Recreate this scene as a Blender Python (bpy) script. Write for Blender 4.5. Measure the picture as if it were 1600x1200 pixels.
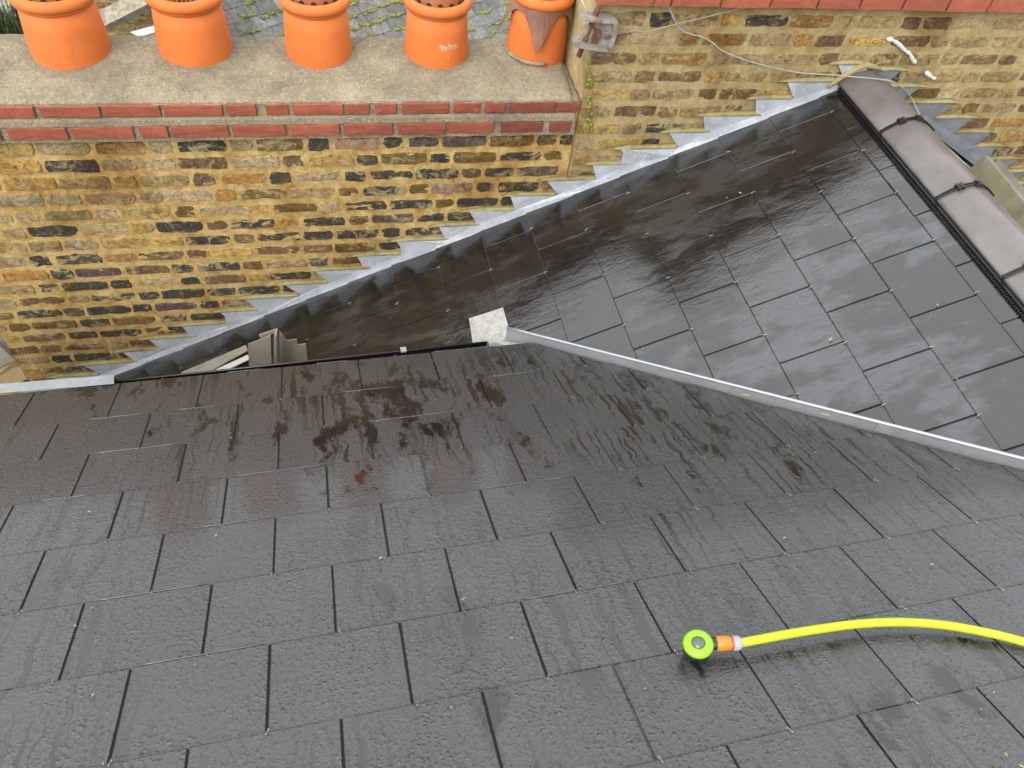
import bpy, math, random
from mathutils import Vector, Matrix
R = random.Random(7)
for o in list(bpy.data.objects): bpy.data.objects.remove(o)
SC = bpy.context.scene
COL = SC.collection
# ------------------------------------------------------------------ camera
S = 0.3/0.2627                       # metres per survey unit (slates are 300 mm wide)
H = 8.0                              # camera height above the yard
F = 1202.99
yaw, pitch, roll = 0.3078, 0.8836, -0.1613
cy, sy, cp, sp = math.cos(yaw), math.sin(yaw), math.cos(pitch), math.sin(pitch)
FW = Vector((sy*cp, cy*cp, -sp)); RT0 = Vector((cy, -sy, 0)); DN0 = FW.cross(RT0)
RT = math.cos(roll)*RT0 + math.sin(roll)*DN0
DN = -math.sin(roll)*RT0 + math.cos(roll)*DN0
CAM = Vector((0, 0, H))
cd = bpy.data.cameras.new('camera'); co = bpy.data.objects.new('camera', cd); COL.objects.link(co)
cd.sensor_width = 36; cd.lens = F/1600*36; cd.clip_start = 0.02; cd.clip_end = 500
m = Matrix((RT, -DN, -FW)).transposed().to_4x4(); m.translation = CAM
co.matrix_world = m
SC.camera = co
SC.render.resolution_x, SC.render.resolution_y = 1024, 768
# ------------------------------------------------------------------ overcast sky, soft sun
W = bpy.data.worlds.new('World'); SC.world = W; W.use_nodes = True
nt = W.node_tree; nt.nodes.clear()
sk = nt.nodes.new('ShaderNodeTexSky'); sk.sky_type = 'NISHITA'; sk.sun_disc = False
SUN_EL, SUN_AZ = math.radians(40), math.radians(222)      # azimuth clockwise from +Y
sk.sun_elevation = SUN_EL; sk.sun_rotation = SUN_AZ
sk.air_density = 1.0; sk.dust_density = 8.0; sk.ozone_density = 1.0
hs = nt.nodes.new('ShaderNodeHueSaturation'); hs.inputs['Saturation'].default_value = 0.12
bg = nt.nodes.new('ShaderNodeBackground'); bg.inputs['Strength'].default_value = 0.15
wo = nt.nodes.new('ShaderNodeOutputWorld')
nt.links.new(sk.outputs[0], hs.inputs['Color']); cl = nt.nodes.new('ShaderNodeMix'); cl.data_type = 'RGBA'; cl.inputs[0].default_value = 0.65      # even cloud deck over the sky
cl.inputs[7].default_value = (7.25, 7.55, 7.85, 1)
nt.links.new(hs.outputs[0], cl.inputs[6]); nt.links.new(cl.outputs[2], bg.inputs['Color']); nt.links.new(bg.outputs[0], wo.inputs[0])
sl = bpy.data.lights.new('sun', 'SUN'); sl.energy = 0.6; sl.angle = math.radians(50); sl.color = (1, .95, .88)
so = bpy.data.objects.new('sun', sl); COL.objects.link(so)
sd = Vector((math.sin(SUN_AZ)*math.cos(SUN_EL), math.cos(SUN_AZ)*math.cos(SUN_EL), math.sin(SUN_EL)))
so.rotation_euler = sd.to_track_quat('Z', 'Y').to_euler(); so.location = sd*20
SC.view_settings.view_transform = 'Standard'; SC.view_settings.look = 'None'
SC.view_settings.exposure = 1.5; SC.view_settings.gamma = 1
SC.view_settings.use_curve_mapping = False
SC.render.engine = 'CYCLES'

# ------------------------------------------------------------------ planes of the place (from the survey)
def ray(x, y): return RT*((x-800)/F) + DN*((y-600)/F) + FW
Z = Vector((0, 0, 1))
def vec(*a): return Vector(a)
phi1, p1, d1 = 0.0371, 0.4303, 1.1811*S
E1 = vec(math.cos(phi1), math.sin(phi1), 0); h1 = vec(-math.sin(phi1), math.cos(phi1), 0)
D1 = h1*math.cos(p1) - Z*math.sin(p1); N1 = E1.cross(D1)
phi2, p2, d2 = 0.0191, 0.4337, 2.2791*S
E2 = vec(-math.sin(phi2), math.cos(phi2), 0)          # towards the wall
D2 = vec(-math.cos(phi2), -math.sin(phi2), 0)*math.cos(p2) - Z*math.sin(p2); N2 = E2.cross(D2)
YW = 2.6297*S
SW, G1, G2 = 0.3, 0.217*S, 0.2171*S
s1, s2 = 2.5425*S, -1.1453*S
O1 = -d1*N1; O2 = -d2*N2                             # relative to camera
def hit(x, y, n, d, off=0.0):
    r = ray(x, y); return r*((-d+off)/n.dot(r))
def us1(X): return ((X-O1).dot(E1), (X-O1).dot(D1))
def us2(X): return ((X-O2).dot(E2), (X-O2).dot(D2))
def onr1(x, y, off=0): return hit(x, y, N1, d1, off)
def onr2(x, y, off=0): return hit(x, y, N2, d2, off)
def ony(x, y, Y): r = ray(x, y); return r*(Y/r.y)
def zline2(x): # roof 2 height on the wall plane at x
    return (-d2 - N2.x*x - N2.y*YW)/N2.z

# ------------------------------------------------------------------ helpers
def tag(o, label=None, cat=None, group=None, kind=None):
    if label: o['label'] = label
    if cat: o['category'] = cat
    if group: o['group'] = group
    if kind: o['kind'] = kind
    return o
def empty(name, loc=(0, 0, 0), mat=None):
    o = bpy.data.objects.new(name, None); COL.objects.link(o); o.empty_display_size = .1
    if mat is not None: o.matrix_world = mat
    else: o.location = loc
    return o
def mesh(name, v, f, mt, smooth=False):
    me = bpy.data.meshes.new(name); me.from_pydata([tuple(p) for p in v], [], f)
    me.update()
    if mt: me.materials.append(mt)
    if smooth:
        for p in me.polygons: p.use_smooth = True
    return me
def link(name, me, parent=None, loc=None, rot=None, mat=None):
    o = bpy.data.objects.new(name, me); COL.objects.link(o)
    if parent: o.parent = parent
    if mat is not None: o.matrix_local = mat
    if loc is not None: o.location = loc
    if rot is not None: o.rotation_euler = rot
    return o
class MB:
    def __init__(s): s.v = []; s.f = []
    def add(s, v, f):
        b = len(s.v); s.v += [Vector(p) for p in v]; s.f += [tuple(i+b for i in q) for q in f]; return s
    def box(s, a, b):
        x0, y0, z0 = a; x1, y1, z1 = b
        return s.add([(x0,y0,z0),(x1,y0,z0),(x1,y1,z0),(x0,y1,z0),(x0,y0,z1),(x1,y0,z1),(x1,y1,z1),(x0,y1,z1)],
                     [(0,3,2,1),(4,5,6,7),(0,1,5,4),(1,2,6,5),(2,3,7,6),(3,0,4,7)])
    def obox(s, c, ax, ay, az):
        """box by centre and three half-axis vectors"""
        c, ax, ay, az = map(Vector, (c, ax, ay, az))
        pts = [c+i*ax+j*ay+k*az for k in (-1, 1) for i, j in ((-1,-1),(1,-1),(1,1),(-1,1))]
        return s.add(pts, [(0,3,2,1),(4,5,6,7),(0,1,5,4),(1,2,6,5),(2,3,7,6),(3,0,4,7)])
    def prism(s, poly, off):
        """polygon (list of Vectors) thickened by vector off"""
        n = len(poly); off = Vector(off)
        return s.add(list(poly)+[Vector(p)+off for p in poly],
                     [tuple(range(n-1, -1, -1)), tuple(range(n, 2*n))]+[(i, (i+1) % n, n+(i+1) % n, n+i) for i in range(n)])
    def tube(s, pts, r, k=8, caps=True):
        pts = [Vector(p) for p in pts]; rings = []
        rr = r if hasattr(r, '__len__') else [r]*len(pts)
        up = None
        for i, p in enumerate(pts):
            t = (pts[min(i+1, len(pts)-1)]-pts[max(i-1, 0)]).normalized()
            if up is None:
                up = t.orthogonal().normalized()
            up = (up - t*up.dot(t)).normalized(); w = t.cross(up)
            rings.append([p + rr[i]*(math.cos(a)*up+math.sin(a)*w) for a in [2*math.pi*j/k for j in range(k)]])
        v = [q for g in rings for q in g]
        f = [(i*k+j, i*k+(j+1) % k, (i+1)*k+(j+1) % k, (i+1)*k+j) for i in range(len(pts)-1) for j in range(k)]
        if caps: f += [tuple(range(k-1, -1, -1)), tuple((len(pts)-1)*k+j for j in range(k))]
        return s.add(v, f)
    def lathe(s, prof, k=40, M=None, closed=False):
        """profile list of (radius, height) about Z, transformed by M"""
        M = M or Matrix.Identity(4); n = len(prof); v = []
        for j in range(k):
            a = 2*math.pi*j/k
            v += [M @ Vector((r*math.cos(a), r*math.sin(a), h)) for r, h in prof]
        f = []
        for j in range(k):
            q = (j+1) % k
            for i in range(n-1 if not closed else n):
                i2 = (i+1) % n
                f.append((j*n+i, q*n+i, q*n+i2, j*n+i2))
        return s.add(v, f)
    def build(s, name, mt, parent=None, smooth=False, loc=None, mat=None, fix=True):
        me = mesh(name, s.v, s.f, mt, smooth)
        if fix: me.validate()
        return link(name, me, parent, loc, None, mat)
def catmull(pts, n=8):
    pts = [Vector(p) for p in pts]; out = []
    for i in range(len(pts)-1):
        a, b, c, d = pts[max(i-1, 0)], pts[i], pts[i+1], pts[min(i+2, len(pts)-1)]
        for j in range(n):
            t = j/n
            out.append(.5*((2*b)+(c-a)*t+(2*a-5*b+4*c-d)*t*t+(3*b-a-3*c+d)*t**3))
    return out+[pts[-1]]
def clip(poly, a, b, c):
    """keep a*x+b*y<=c"""
    out = []
    for i, p in enumerate(poly):
        q = poly[(i+1) % len(poly)]; vp = a*p[0]+b*p[1]-c; vq = a*q[0]+b*q[1]-c
        if vp <= 0: out.append(p)
        if vp*vq < 0:
            t = vp/(vp-vq); out.append((p[0]+(q[0]-p[0])*t, p[1]+(q[1]-p[1])*t))
    return out

# ------------------------------------------------------------------ materials
class Nodes:
    def __init__(s, name):
        s.m = bpy.data.materials.new(name); s.m.use_nodes = True; s.t = s.m.node_tree
        s.b = s.t.nodes['Principled BSDF']
    def n(s, typ, **kw):
        o = s.t.nodes.new(typ)
        for k, v in kw.items():
            if k.startswith('_'): setattr(o, k[1:], v)
            else: s.set(o.inputs[k.replace('__', ' ')], v)
        return o
    def set(s, sock, v):
        if hasattr(v, 'outputs'): v = v.outputs[0]
        if isinstance(v, bpy.types.NodeSocket): s.t.links.new(v, sock)
        else:
            if isinstance(v, (tuple, list)) and len(v) == 3 and sock.type == 'RGBA': v = (*v, 1)
            sock.default_value = v
    def coord(s, obj=None, kind='Object'):
        c = s.t.nodes.new('ShaderNodeTexCoord')
        if obj: c.object = obj
        return c.outputs[kind]
    def pos(s): return s.t.nodes.new('ShaderNodeNewGeometry').outputs['Position']
    def map(s, v, sc=(1, 1, 1), loc=(0, 0, 0), rot=(0, 0, 0)):
        o = s.n('ShaderNodeMapping'); s.set(o.inputs[0], v); o.inputs['Scale'].default_value = sc
        o.inputs['Location'].default_value = loc; o.inputs['Rotation'].default_value = rot; return o.outputs[0]
    def noise(s, v, sc, det=3, rough=.5, dist=0.0, out=0):
        o = s.n('ShaderNodeTexNoise', Scale=sc, Detail=det, Roughness=rough, Distortion=dist); s.set(o.inputs['Vector'], v); return o.outputs[out]
    def vor(s, v, sc, feat='F1', out=0, rnd=1.0):
        o = s.n('ShaderNodeTexVoronoi', _feature=feat, Scale=sc, Randomness=rnd); s.set(o.inputs['Vector'], v); return o.outputs[out]
    def ramp(s, v, stops):
        o = s.n('ShaderNodeValToRGB'); s.set(o.inputs[0], v); e = o.color_ramp.elements
        while len(e) < len(stops): e.new(.5)
        for q, (p, c) in zip(e, stops):
            q.position = p; q.color = (c, c, c, 1) if not hasattr(c, '__len__') else (*c, 1)
        return o.outputs[0]
    def math(s, op, a, b=0.0, c=0.0, clamp=False):
        o = s.n('ShaderNodeMath', _operation=op, _use_clamp=clamp); s.set(o.inputs[0], a); s.set(o.inputs[1], b); s.set(o.inputs[2], c); return o.outputs[0]
    def mix(s, f, a, b, mode='MIX'):
        o = s.n('ShaderNodeMix', _data_type='RGBA', _blend_type=mode); s.set(o.inputs[0], f); s.set(o.inputs[6], a); s.set(o.inputs[7], b); return o.outputs[2]
    def mixf(s, f, a, b):
        o = s.n('ShaderNodeMix'); s.set(o.inputs[0], f); s.set(o.inputs[2], a); s.set(o.inputs[3], b); return o.outputs[0]
    def bump(s, h, strength=.5, dist=.002, prev=None):
        o = s.n('ShaderNodeBump', Strength=strength, Distance=dist); s.set(o.inputs['Height'], h)
        if prev: s.set(o.inputs['Normal'], prev)
        return o.outputs[0]
    def out(s, al=.46, **kw):
        if al != 1 and 'Base__Color' in kw:
            kw['Base__Color'] = s.mix(1.0, kw['Base__Color'], (al, al, al), 'MULTIPLY')
        for k, v in kw.items(): s.set(s.b.inputs[k.replace('__', ' ')], v)
        return s.m
def simple(name, col, rough=.6, metal=0.0, var=.25, sc=20, bump=.15, bd=.002, dirt=None, spec=.5):
    k = Nodes(name); p = k.pos(); n = k.noise(p, sc, 5, .6)
    c2 = tuple(x*(1-var) for x in col); c1 = tuple(min(1, x*(1+var)) for x in col)
    c = k.ramp(n, [(.3, c2), (.7, c1)])
    if dirt:
        d = k.noise(p, sc*.35, 6, .65); c = k.mix(k.ramp(d, [(.5, 0), (.68, 1)]), c, dirt)
    return k.out(Base__Color=c, Roughness=k.mixf(n, max(rough-.1, .03), min(1, rough+.1)), Metallic=metal, Normal=k.bump(k.noise(p, sc*4, 4), bump, bd), Specular__IOR__Level=spec)

def slate_mat(name, roof, back):
    k = Nodes(name); c = k.coord(roof); oi = k.n('ShaderNodeObjectInfo')
    sh = k.n('ShaderNodeCombineXYZ', X=k.math('MULTIPLY', oi.outputs['Random'], 37.0), Y=k.math('MULTIPLY', oi.outputs['Random'], 91.0), Z=0.0)
    cs = k.mix(1.0, c, sh, 'ADD')                         # breaks the runs from slate to slate
    big = k.noise(c, 1.2, 3, .5, .3)
    warp = k.noise(c, 11, 3, .6, 0, 1)
    cw = k.mix(.05, cs, warp, 'ADD'); cwc = k.mix(.05, c, warp, 'ADD')
    patch = k.noise(k.map(cwc, (9, 3.8, 1) if not back else (9, 3.4, 1), (3.3, 1.7, 0)), 1.0, 8, .66, .25)
    stre = k.noise(k.map(cw, (38, 1.3, 1)), 1.0, 2, .5, .15)
    stre2 = k.noise(k.map(cw, (85, 2.2, 1), (3, 7, 0)), 1.0, 2, .5, .15)
    if not back:
        sx = k.n('ShaderNodeSeparateXYZ'); k.set(sx.inputs[0], c)
        low = k.n('ShaderNodeMapRange'); k.set(low.inputs[0], sx.outputs[1])
        for q_, v_ in ((1, -1.35), (2, -.1), (3, 0.0), (4, 1.0)): low.inputs[q_].default_value = v_
        film = k.ramp(k.math('ADD', k.math('MULTIPLY', patch, .75), k.math('ADD', k.math('MULTIPLY', big, .48), k.math('MULTIPLY', low.outputs[0], .035))), [(.685, 0), (.73, 1)])
        gate = k.ramp(k.noise(c, 1.5, 2, .5, .3), [(.38, .0), (.55, 1)])
        run = k.math('MULTIPLY', k.ramp(stre, [(.585, 0), (.62, .9)]), gate)
        run2 = k.math('MULTIPLY', k.ramp(stre2, [(.60, 0), (.64, .8)]), gate)
        wet = k.math('MAXIMUM', film, k.math('MAXIMUM', run, run2))
    else:
        film = k.ramp(k.math('ADD', k.math('MULTIPLY', patch, .75), k.math('MULTIPLY', big, .5)), [(.55, 0), (.63, 1)])
        rip = k.noise(k.map(cw, (75, 7, 1)), 1.0, 3, .6, .3)
        wet = k.math('MAXIMUM', film, k.ramp(rip, [(.55, 0), (.63, .8)]))
    # break the wet edge up with drops
    drop = k.vor(k.map(cw, (1, .8, 1)), 95, 'SMOOTH_F1'); dn = k.noise(c, 170 if not back else 105, 3, .65, 1.6)
    speck = k.ramp(k.noise(c, 120, 2, .6, 1.2), [(.60, 0), (.66, 1)])
    wet = k.math('MAXIMUM', wet, k.math('MULTIPLY', speck, .75))
    dry = k.math('SUBTRACT', 1.0, wet, clamp=True)
    riven = k.noise(k.map(c, (40, 12, 1) if back else (22, 16, 1)), 1.0, 6, .62, .6)
    fac = k.math('ADD', .88, k.math('MULTIPLY', oi.outputs['Random'], .24))
    dcol = k.ramp(k.noise(c, 3.1, 5, .6), [(.3, (.014, .0145, .015)), (.7, (.022, .0225, .023))])
    wcol = k.ramp(riven, [(.35, (.006, .0057, .0055)), (.7, (.011, .0103, .010))])
    col = k.mix(wet, dcol, wcol)
    col = k.mix(1.0, col, k.n('ShaderNodeCombineColor', Red=fac, Green=fac, Blue=fac), 'MULTIPLY')
    grain = k.noise(c, 260, 2, .7)
    col = k.mix(k.ramp(grain, [(.68, 0), (.76, .3)]), col, (.07, .07, .07))
    b1 = k.bump(riven, .20 if not back else .70, .0016 if not back else .0020)
    bd = k.ramp(k.vor(k.mix(.012, c, k.noise(c, 60, 2, .5, 0, 1), 'ADD'), 88), [(.0, 1), (.45, 0)])
    bmask = k.math('MULTIPLY', k.ramp(k.noise(c, 7, 4, .6), [(.38, .15), (.6, 1)]), dry)
    b1 = k.bump(k.math('MULTIPLY', bd, bmask), .75 if not back else .16, .0046, b1)
    b2 = k.bump(k.math('MULTIPLY', k.math('ADD', dn, k.math('MULTIPLY', drop, -.8)), dry), .75 if not back else .28, .0030, b1)
    ro = k.mixf(wet, .33 if not back else .16, .085)
    return k.out(al=1, Base__Color=col, Roughness=ro, Normal=b2, Specular__IOR__Level=k.mixf(wet, .80 if not back else 1.0,   .58 if not back else .90), Coat__Weight=k.math('MULTIPLY', dry, .35), Coat__Roughness=.12)

def brick_mat():
    k = Nodes('old_stock_brick'); p = k.pos(); oi = k.n('ShaderNodeObjectInfo')
    base = oi.outputs['Color']
    n1 = k.noise(p, 34, 8, .74, .8); n2 = k.noise(p, 110, 5, .75)
    c = k.mix(k.ramp(n1, [(.36, .9), (.60, 0)]), base, k.mix(1, base, (.36, .29, .22), 'MULTIPLY'))
    c = k.mix(k.ramp(n2, [(.56, 0), (.72, .6)]), c, (.52, .42, .22))
    rusty = k.noise(k.map(p, (1, 1, 1), (5, 3, 1)), 17, 5, .65, .8)
    c = k.mix(k.ramp(rusty, [(.56, 0), (.66, .6)]), c, (.34, .19, .035))
    smear = k.noise(k.map(p, (1, 1, 1.6), (9, 2, 4)), 13, 7, .7, .9)
    sm = k.math('ADD', smear, k.math('MULTIPLY', oi.outputs['Random'], .12))
    c = k.mix(k.ramp(sm, [(.60, 0), (.68, .8)]), c, (.50, .39, .20))
    wht = k.noise(k.map(p, (1, 1, 1.4), (1, 8, 2)), 36, 6, .78, .6)
    c = k.mix(k.ramp(wht, [(.62, 0), (.67, .8)]), c, (.70, .62, .46))
    blk = k.noise(k.map(p, (1, 1, 1.5), (4, 4, 4)), 38, 5, .75, .5)
    c = k.mix(k.ramp(blk, [(.575, 0), (.64, .8)]), c, (.03, .025, .018))
    stn = k.noise(k.map(p, (1.6, 1, .8), (2, 0, 6)), 1.5, 6, .68, .6); c = k.mix(k.ramp(stn, [(.48, 0), (.64, .8)]), c, k.mix(1, c, (.42, .31, .17), 'MULTIPLY'))
    b = k.bump(n1, 1.0, .011); b = k.bump(n2, .9, .005, b)
    return k.out(al=.58, Base__Color=c, Roughness=.85, Normal=b, Specular__IOR__Level=.3)
def mortar_mat(name, lo, hi, damp):
    k = Nodes(name); p = k.pos()
    n = k.noise(p, 24, 8, .75, .7); c = k.ramp(n, [(.34, lo), (.64, hi)])
    d = k.noise(k.map(p, (1, 1, 2.5), (2, 2, 2)), 7, 6, .7); c = k.mix(k.ramp(d, [(.52, 0), (.68, .75)]), c, damp)
    g = k.noise(p, 150, 3, .7); c = k.mix(k.ramp(g, [(.62, 0), (.75, .45)]), c, (.09, .07, .04))
    stn = k.noise(k.map(p, (1.6, 1, .8), (2, 0, 6)), 1.5, 6, .68, .6); c = k.mix(k.ramp(stn, [(.48, 0), (.64, .7)]), c, k.mix(1, c, (.55, .40, .2), 'MULTIPLY'))
    line = k.noise(k.map(p, (3, 3, 120)), 1, 3, .6, .2)
    b = k.bump(n, .6, .006); b = k.bump(g, .7, .003, b); b = k.bump(line, .35, .003, b)
    return k.out(al=.56, Base__Color=c, Roughness=.92, Normal=b, Specular__IOR__Level=.2)
def concrete_mat():
    k = Nodes('flaunching_concrete'); p = k.pos()
    c = k.ramp(k.noise(p, 5, 6, .65, .4), [(.3, (.30, .24, .155)), (.55, (.40, .33, .215)), (.75, (.52, .44, .29))])
    st = k.vor(p, 130, 'F1', 1); sep = k.n('ShaderNodeSeparateColor'); k.set(sep.inputs[0], st)
    c = k.mix(k.ramp(sep.outputs[0], [(.84, 0), (.88, .5)]), c, (.60, .54, .40))
    c = k.mix(k.ramp(sep.outputs[1], [(.86, 0), (.90, .45)]), c, (.17, .145, .11))
    drt = k.noise(k.map(p, (1, 1, 1), (3, 1, 7)), 3.2, 6, .7, .6); c = k.mix(k.ramp(drt, [(.5, 0), (.66, .6)]), c, (.13, .12, .09))
    lich = k.noise(k.map(p, (1, 1, 1), (8, 5, 2)), 9, 6, .7, .5); c = k.mix(k.ramp(lich, [(.63, 0), (.7, .55)]), c, (.55, .47, .28))
    h = k.vor(p, 130, 'F1'); b = k.bump(h, .6, .004); b = k.bump(k.noise(p, 40, 6, .7), .8, .006, b)
    return k.out(Base__Color=c, Roughness=.9, Normal=b, Specular__IOR__Level=.25)
def terracotta(name='terracotta', col=(.92, .225, .038)):
    k = Nodes(name); p = k.pos(); n = k.noise(p, 6, 6, .62, .5)
    c = k.ramp(n, [(.3, tuple(x*.86 for x in col)), (.7, tuple(min(1, x*1.08) for x in col))])
    s = k.noise(k.map(p, (1, 1, .6), (2, 9, 1)), 22, 6, .72, .4); c = k.mix(k.ramp(s, [(.60, 0), (.74, .35)]), c, (.86, .42, .20))
    d = k.noise(k.map(p, (1, 1, .5), (7, 9, 1)), 9, 6, .72, .6); c = k.mix(k.ramp(d, [(.58, 0), (.74, .4)]), c, (.42, .12, .04))
    return k.out(Base__Color=c, Roughness=.72, Normal=k.bump(k.noise(p, 130, 4, .7), .25, .0015), Specular__IOR__Level=.35)
def red_brick_mat():
    k = Nodes('red_brick_face'); p = k.pos(); oi = k.n('ShaderNodeObjectInfo')
    n = k.noise(p, 25, 6, .65, .4)
    c = k.mix(k.ramp(n, [(.35, .5), (.65, 0)]), oi.outputs['Color'], k.mix(1, oi.outputs['Color'], (.62, .52, .50), 'MULTIPLY'))
    s = k.noise(k.map(p, (1, 1, 2), (1, 5, 9)), 40, 6, .75); c = k.mix(k.ramp(s, [(.62, 0), (.72, .5)]), c, (.55, .36, .22))
    return k.out(Base__Color=c, Roughness=.8, Normal=k.bump(k.noise(p, 120, 5, .75), .45, .003), Specular__IOR__Level=.3)
def lead_mat(name, col, met=.75, rough=.42):
    k = Nodes(name); p = k.pos(); n = k.noise(p, 7, 5, .6, .7); f = k.noise(p, 40, 5, .7)
    c = k.ramp(n, [(.3, tuple(x*.7 for x in col)), (.7, tuple(min(1, x*1.15) for x in col))])
    c = k.mix(k.ramp(f, [(.56, 0), (.72, .5)]), c, tuple(min(1, x*1.7) for x in col))
    return k.out(al=1, Base__Color=c, Metallic=met, Roughness=k.mixf(f, rough-.1, rough+.15), Normal=k.bump(n, .6, .012, k.bump(f, .2, .002)))

M = {}
M['brick'] = brick_mat(); M['red'] = red_brick_mat(); M['conc'] = concrete_mat(); M['terra'] = terracotta()
M['terra_dark'] = terracotta('old_terracotta', (.42, .115, .035))
M['mortar'] = mortar_mat('buff_mortar', (.36, .215, .05), (.68, .50, .21), (.28, .145, .022))
M['mortar2'] = mortar_mat('grey_buff_mortar', (.30, .235, .11), (.50, .395, .19), (.26, .19, .08))
M['point'] = mortar_mat('fresh_pointing', (.30, .26, .11), (.42, .36, .17), (.24, .19, .06))
M['lead'] = lead_mat('new_lead', (.285, .30, .322), .18, .55); M['lead_mid'] = lead_mat('grey_lead', (.26, .275, .29), .18, .55); M['lead_old'] = lead_mat('dull_lead', (.115, .122, .132), .2, .5)
M['steel'] = simple('galvanised_steel', (.60, .62, .64), .42, .55, .06, 30, .08, .001)
M['black'] = simple('black_plastic', (.012, .012, .012), .3, 0, .2, 30, .05)
M['deck'] = simple('black_underlay', (.008, .008, .008), .9, 0, .2, 30, .1)
M['hook'] = simple('brass_hook', (.72, .64, .46), .3, .8, .1, 30, .05)
M['ridge'] = simple('brown_ridge_clay', (.21, .19, .178), .34, 0, .14, 14, .18, .0015, (.17, .152, .14))
M['maroon'] = simple('dark_maroon', (.05, .022, .018), .9, 0, .4, 20, .4, .004)
M['grass'] = simple('green_blades', (.075, .12, .025), .6, 0, .5, 3, 0)
M['moss'] = simple('moss_green', (.30, .33, .02), .95, 0, .55, 14, 1, .02)
M['timber'] = simple('weathered_timber', (.40, .34, .25), .85, 0, .4, 25, .6, .006, (.2, .17, .12))
M['trim'] = simple('weathered_trim', (.36, .33, .25), .55, 0, .2, 9, .2, .002, (.42, .40, .34))
M['trim_ol'] = simple('olive_trim', (.33, .30, .18), .45, .0, .25, 8, .2, .002, (.45, .42, .30))
M['rust'] = simple('rusty_sheet', (.27, .115, .06), .65, 0, .3, 10, .4, .004, (.40, .23, .13))
M['rust_dark'] = simple('rusted_iron', (.17, .06, .035), .8, 0, .35, 30, .5, .003, (.30, .17, .10))
M['galv_rust'] = simple('rust_stained_zinc', (.48, .44, .38), .55, .3, .25, 40, .3, .002, (.30, .15, .07))
M['wire'] = simple('grey_cable', (.42, .40, .36), .5, 0, .2, 30, .1)
M['white'] = simple('white_sealant', (.80, .78, .70), .6, 0, .08, 40, .4, .004)
M['film'] = simple('dirty_white_plastic', (.52, .57, .62), .4, 0, .2, 9, .3, .01)
M['plaster'] = simple('cream_render', (.45, .40, .30), .9, 0, .2, 6, .3, .004)
M['bluep'] = simple('blue_plastic', (.05, .14, .33), .4, 0, .15, 9, .05)
M['litter'] = simple('dry_leaf_bits', (.62, .46, .17), .7, 0, .4, 60, .1)
M['ground'] = simple('yard_concrete', (.22, .21, .19), .9, 0, .2, 2, .3, .01)
k = Nodes('wet_bead'); M['water'] = k.out(Base__Color=(.10, .10, .10), Roughness=.08, Specular__IOR__Level=.8)
k = Nodes('mottled_zinc'); p = k.pos(); n = k.noise(p, 45, 5, .7, 1.0)
c = k.ramp(n, [(.35, (.42, .41, .37)), (.55, (.66, .65, .60)), (.7, (.80, .79, .74))])
c = k.mix(k.ramp(k.noise(p, 22, 4, .6, .5), [(.55, 0), (.7, .5)]), c, (.62, .55, .30))
M['zinc'] = k.out(Base__Color=c, Metallic=.25, Roughness=.5, Normal=k.bump(n, .3, .002))
k = Nodes('neighbour_slate'); p = k.pos(); oi = k.n('ShaderNodeObjectInfo'); n = k.noise(p, 14, 6, .7)
c = k.ramp(n, [(.35, (.13, .125, .115)), (.6, (.26, .25, .225)), (.74, (.45, .43, .38))])
fv = k.math('ADD', .7, k.math('MULTIPLY', oi.outputs['Random'], .6)); c = k.mix(1, c, k.n('ShaderNodeCombineColor', Red=fv, Green=fv, Blue=fv), 'MULTIPLY')
M['nslate'] = k.out(Base__Color=c, Roughness=.85, Normal=k.bump(n, .5, .006))
def plastic(name, col, rough=.35):
    k = Nodes(name); n = k.noise(k.pos(), 60, 3); c = k.ramp(n, [(.3, tuple(x*.92 for x in col)), (.7, tuple(min(1, x*1.03) for x in col))])
    return k.out(Base__Color=c, Roughness=rough, Normal=k.bump(k.noise(k.pos(), 300, 2), .05, .0005))
M['lime'] = plastic('lime_hose', (.70, .86, .005), .4); M['limehead'] = plastic('lime_ring', (.38, .80, .01))
M['orange'] = plastic('orange_plastic', (.95, .30, .01)); M['redp'] = plastic('red_plastic', (.75, .06, .02))
M['greyp'] = plastic('grey_plastic', (.55, .56, .55)); M['darkg'] = plastic('dark_green_plastic', (.02, .035, .025), .3)
M['dome'] = plastic('grey_dome', (.14, .17, .17), .12)

# ------------------------------------------------------------------ yard far below
g = MB().add([(-120, -120, 0), (120, -120, 0), (120, 120, 0), (-120, 120, 0)], [(0, 1, 2, 3)]).build('ground', M['ground'])
tag(g, 'grey concrete yard far below the roofs', 'ground', kind='structure')

# ------------------------------------------------------------------ slates
T = 0.0044; STEP = 0.0052
_cache = {}
def slate_mesh(poly, mt, tail_s, tilt):
    """poly in (u,s) about the slate's own origin; tail at s=0, head at s<0; thin slab with chamfered arrises"""
    key = (tuple((round(a, 4), round(b, 4)) for a, b in poly), mt.name)
    if key in _cache: return _cache[key]
    n = len(poly); cx = sum(p[0] for p in poly)/n; cyy = sum(p[1] for p in poly)/n
    bev, tail_in = (.0026, .0030) if mt.name != 'wet_slate' else (.0011, .0046); v = []; top = []
    for (a, b) in poly:
        d = Vector((cx-a, cyy-b)); l = d.length or 1; d = d/l
        v.append((a, b, -T)); top.append((a+math.copysign(.0016, cx-a), b+math.copysign(tail_in, cyy-b), 0))
    mid = [(a, b, -bev) for a, b in poly]
    vv = v+mid+top
    f = [tuple(range(n-1, -1, -1)), tuple(range(2*n, 3*n))]
    for i in range(n):
        j = (i+1) % n
        f += [(i, j, n+j, n+i), (n+i, n+j, 2*n+j, 2*n+i)]
    me = mesh('slate', vv, f, mt); _cache[key] = me
    return me
hook_mb = MB().tube([(0, -.012, -.004), (0, .004, -.0045), (0, .008, -.002), (0, .008, .002), (0, .003, .0045), (0, -.010, .0042), (0, -.016, .006)], .0013, 5)
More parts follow.
